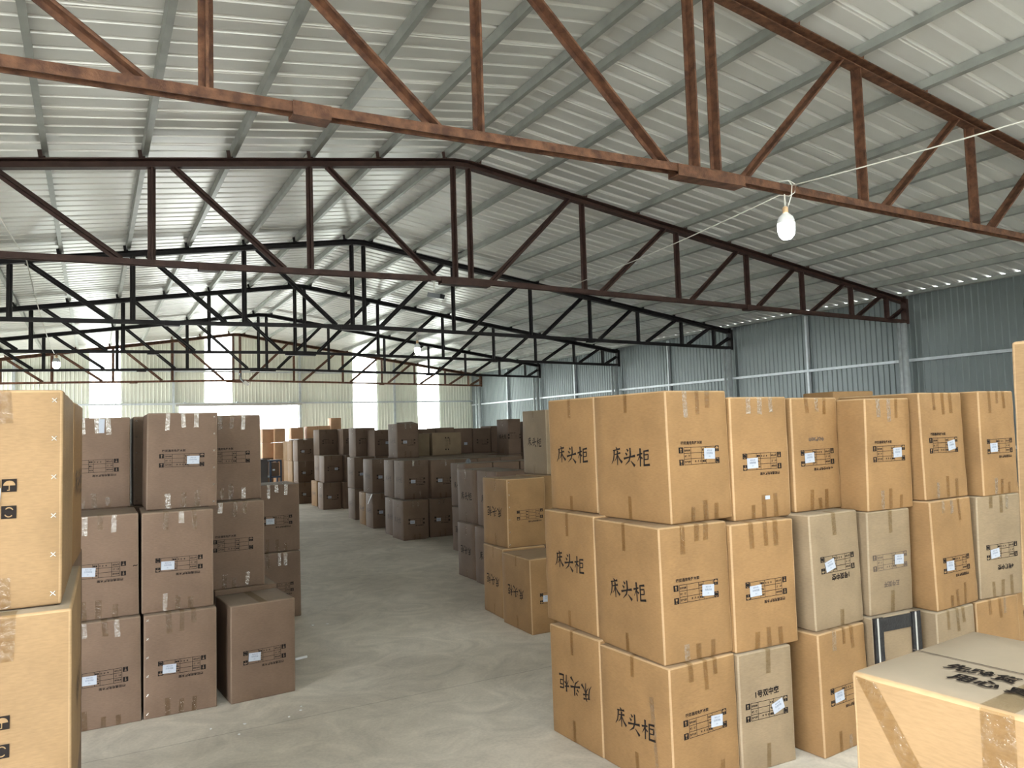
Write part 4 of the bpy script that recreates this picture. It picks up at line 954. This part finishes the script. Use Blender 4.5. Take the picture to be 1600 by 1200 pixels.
add('SA1b', 'tan', None, 'U', None, 'floor carton behind the front of the three-high far stack, bright side', GF, 2, link='faint')
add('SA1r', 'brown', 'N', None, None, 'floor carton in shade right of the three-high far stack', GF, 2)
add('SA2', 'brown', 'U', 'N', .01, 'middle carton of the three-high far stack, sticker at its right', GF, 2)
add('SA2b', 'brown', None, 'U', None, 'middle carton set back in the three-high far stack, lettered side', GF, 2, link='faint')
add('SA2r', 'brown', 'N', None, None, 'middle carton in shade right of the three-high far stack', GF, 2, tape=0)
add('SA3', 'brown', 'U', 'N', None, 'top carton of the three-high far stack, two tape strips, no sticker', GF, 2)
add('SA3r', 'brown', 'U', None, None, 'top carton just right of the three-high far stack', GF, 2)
for i, n in enumerate(('bottom', 'middle', 'top')):
    add('TA%d' % (i+1), 'brown', 'D', 'N', -.01, '%s carton of the farthest stack along the aisle, form facing the camera' % n, GF, 2)
    add(('TA%d' % (i+1), 1), 'tan', None, 'N', None, '%s carton just behind the farthest aisle stack, sunlit left side' % n, GF, 2)
    add(('TA%d' % (i+1), 2), 'tan', None, None, None, '%s carton two behind the farthest aisle stack, sunlit left side' % n, GF, 2)
for k, t in (('Ua1', 'top of the first column from the left'), ('Ua2', 'second in the first column from the left'), ('Ub1', 'top of the second column from the left'), ('Ub2', 'second in the second column, left side glowing'),
             ('Ub3', 'third in the second column'), ('Ub4', 'lowest seen in the second column'), ('Uc1', 'standing alone left of the long reddish pair'), ('Ud1', 'left of the long reddish pair'), ('Ue1', 'right of the long reddish pair'), ('Uf1', 'highest, sticking up before the pale gable')):
    add(k, 'orange', None, None, None, 'small orange carton by the far gate, '+t, GO, 2)
def MBtape(o, W):
    g = MB(); a = W(.0, .06, .588); q = [(a[0]-.003, a[1], a[2]), (a[0]-.003, a[1]-.05, a[2]), (a[0]-.07, a[1]+.0, a[2]-.17), (a[0]-.06, a[1]+.05, a[2]-.17)]
    g.add(q+[(x+.003, y, z) for x, y, z in q], [(0, 1, 2, 3), (7, 6, 5, 4), (0, 4, 5, 1), (1, 5, 6, 2), (2, 6, 7, 3), (3, 7, 4, 0)]); g.build('loose_tape', 'white', o)

for k, v in DIM.items():
    x, y, th, w_, d, h, lx, ly, z = v
    tint, front, left, stk, label, group, lod, opt = A[k]
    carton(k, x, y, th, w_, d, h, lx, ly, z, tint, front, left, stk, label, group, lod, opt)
for v in BURIED:
    lid = v[0]; x, y, th, w_, d, h, lx, ly, z = v[1:]
    carton('', x, y, th, w_, d, h, lx, ly, z, 'brown', None, None, None, *(LID if lid else DEEP), 2 if lid else 3, {})
# dark tall carton and a painted frame rack before the far gate
carton('Dk', 2.58, 15.05, 0, .34, .4, 1.2, 0, 0, 0, 'dark', None, None, None, 'tall dark carton left of the blue-grey frame rack, beyond the left stacks', GF, 2, {})
o = tag(empty('frame_rack', (2.95, 15.0, 0)), 'open blue-grey steel frame rack holding a small carton, beyond the left stacks', 'rack')
for x in (.0, .195):
    for y in (0, .36):
        g = MB(); g.box((x, y, 0), (x+.03, y+.03, 1.18)); g.build('leg', 'blue', o)
for z in (.84, 1.15):
    g = MB(); g.box((0, 0, z), (.225, .39, z+.03)); g.build('shelf', 'blue', o)
carton('Fx', 2.99, 15.06, 0, .145, .28, .26, 0, 0, .872, 'brown', None, None, None, 'small brown carton inside the blue-grey frame rack', GF, 2,
       dict(extra=lambda o, W, pf, pl, w_, d, h: wrap(sticker_art(ST, False)[0], pf, -.03, -.01, 0, .6, .002).build('address_sticker', 'paper', o)))
# litter
g = MB(); g.tube([(0, 0, 0), (.085, .02, 0)], .009, 12)
o = g.build('paper_tube', 'bulbw', smooth=True); o.location = (1.28, 5.67, .009); tag(o, 'small white paper tube on the floor right of the single carton', 'litter')
for i, (x, y, s) in enumerate(((1.072, 4.637, .008), (1.09, 4.70, .006), (.99, 4.57, .007), (.75, 4.60, .01), (.70, 4.46, .007), (.575, 4.63, .007), (1.64, 6.62, .012), (1.76, 6.59, .014))):
    g = MB(); rr = random.Random(i); k = 6
    g.v = [(s*math.cos(t*math.pi/3)*rr.uniform(.6, 1.2), s*math.sin(t*math.pi/3)*rr.uniform(.6, 1.2), z) for z in (0.0, .003) for t in range(k)]
    g.f = [tuple(range(k, 2*k)), tuple(range(k-1, -1, -1))]+[(t, (t+1) % k, (t+1) % k+k, t+k) for t in range(k)]; g.mi = [0]*len(g.f)
    o = g.build('foam_crumb', 'bulbw'); o.location = (x, y, 0); tag(o, 'tiny white foam crumb lying on the bare aisle floor near the left stacks', 'litter', 'foam crumbs on the aisle floor')
me = bpy.data.meshes.new('tape_lump'); b = bmesh.new(); bmesh.ops.create_icosphere(b, subdivisions=3, radius=.035)
for v in b.verts: v.co *= 1+.35*noise.noise(v.co*60)
for v in b.verts: v.co.z = max(v.co.z, -.026)
b.to_mesh(me); b.free(); me.materials.append(M['camgrey'])
o = put('tape_lump', me); x, y, th, w_, d, h, lx, ly, z = DIM['J1']; o.location = (x+.1, y+.12, z+h+.0245)
tag(o, 'dark crumpled lump of tape lying on a carton lid right of the aisle', 'litter')
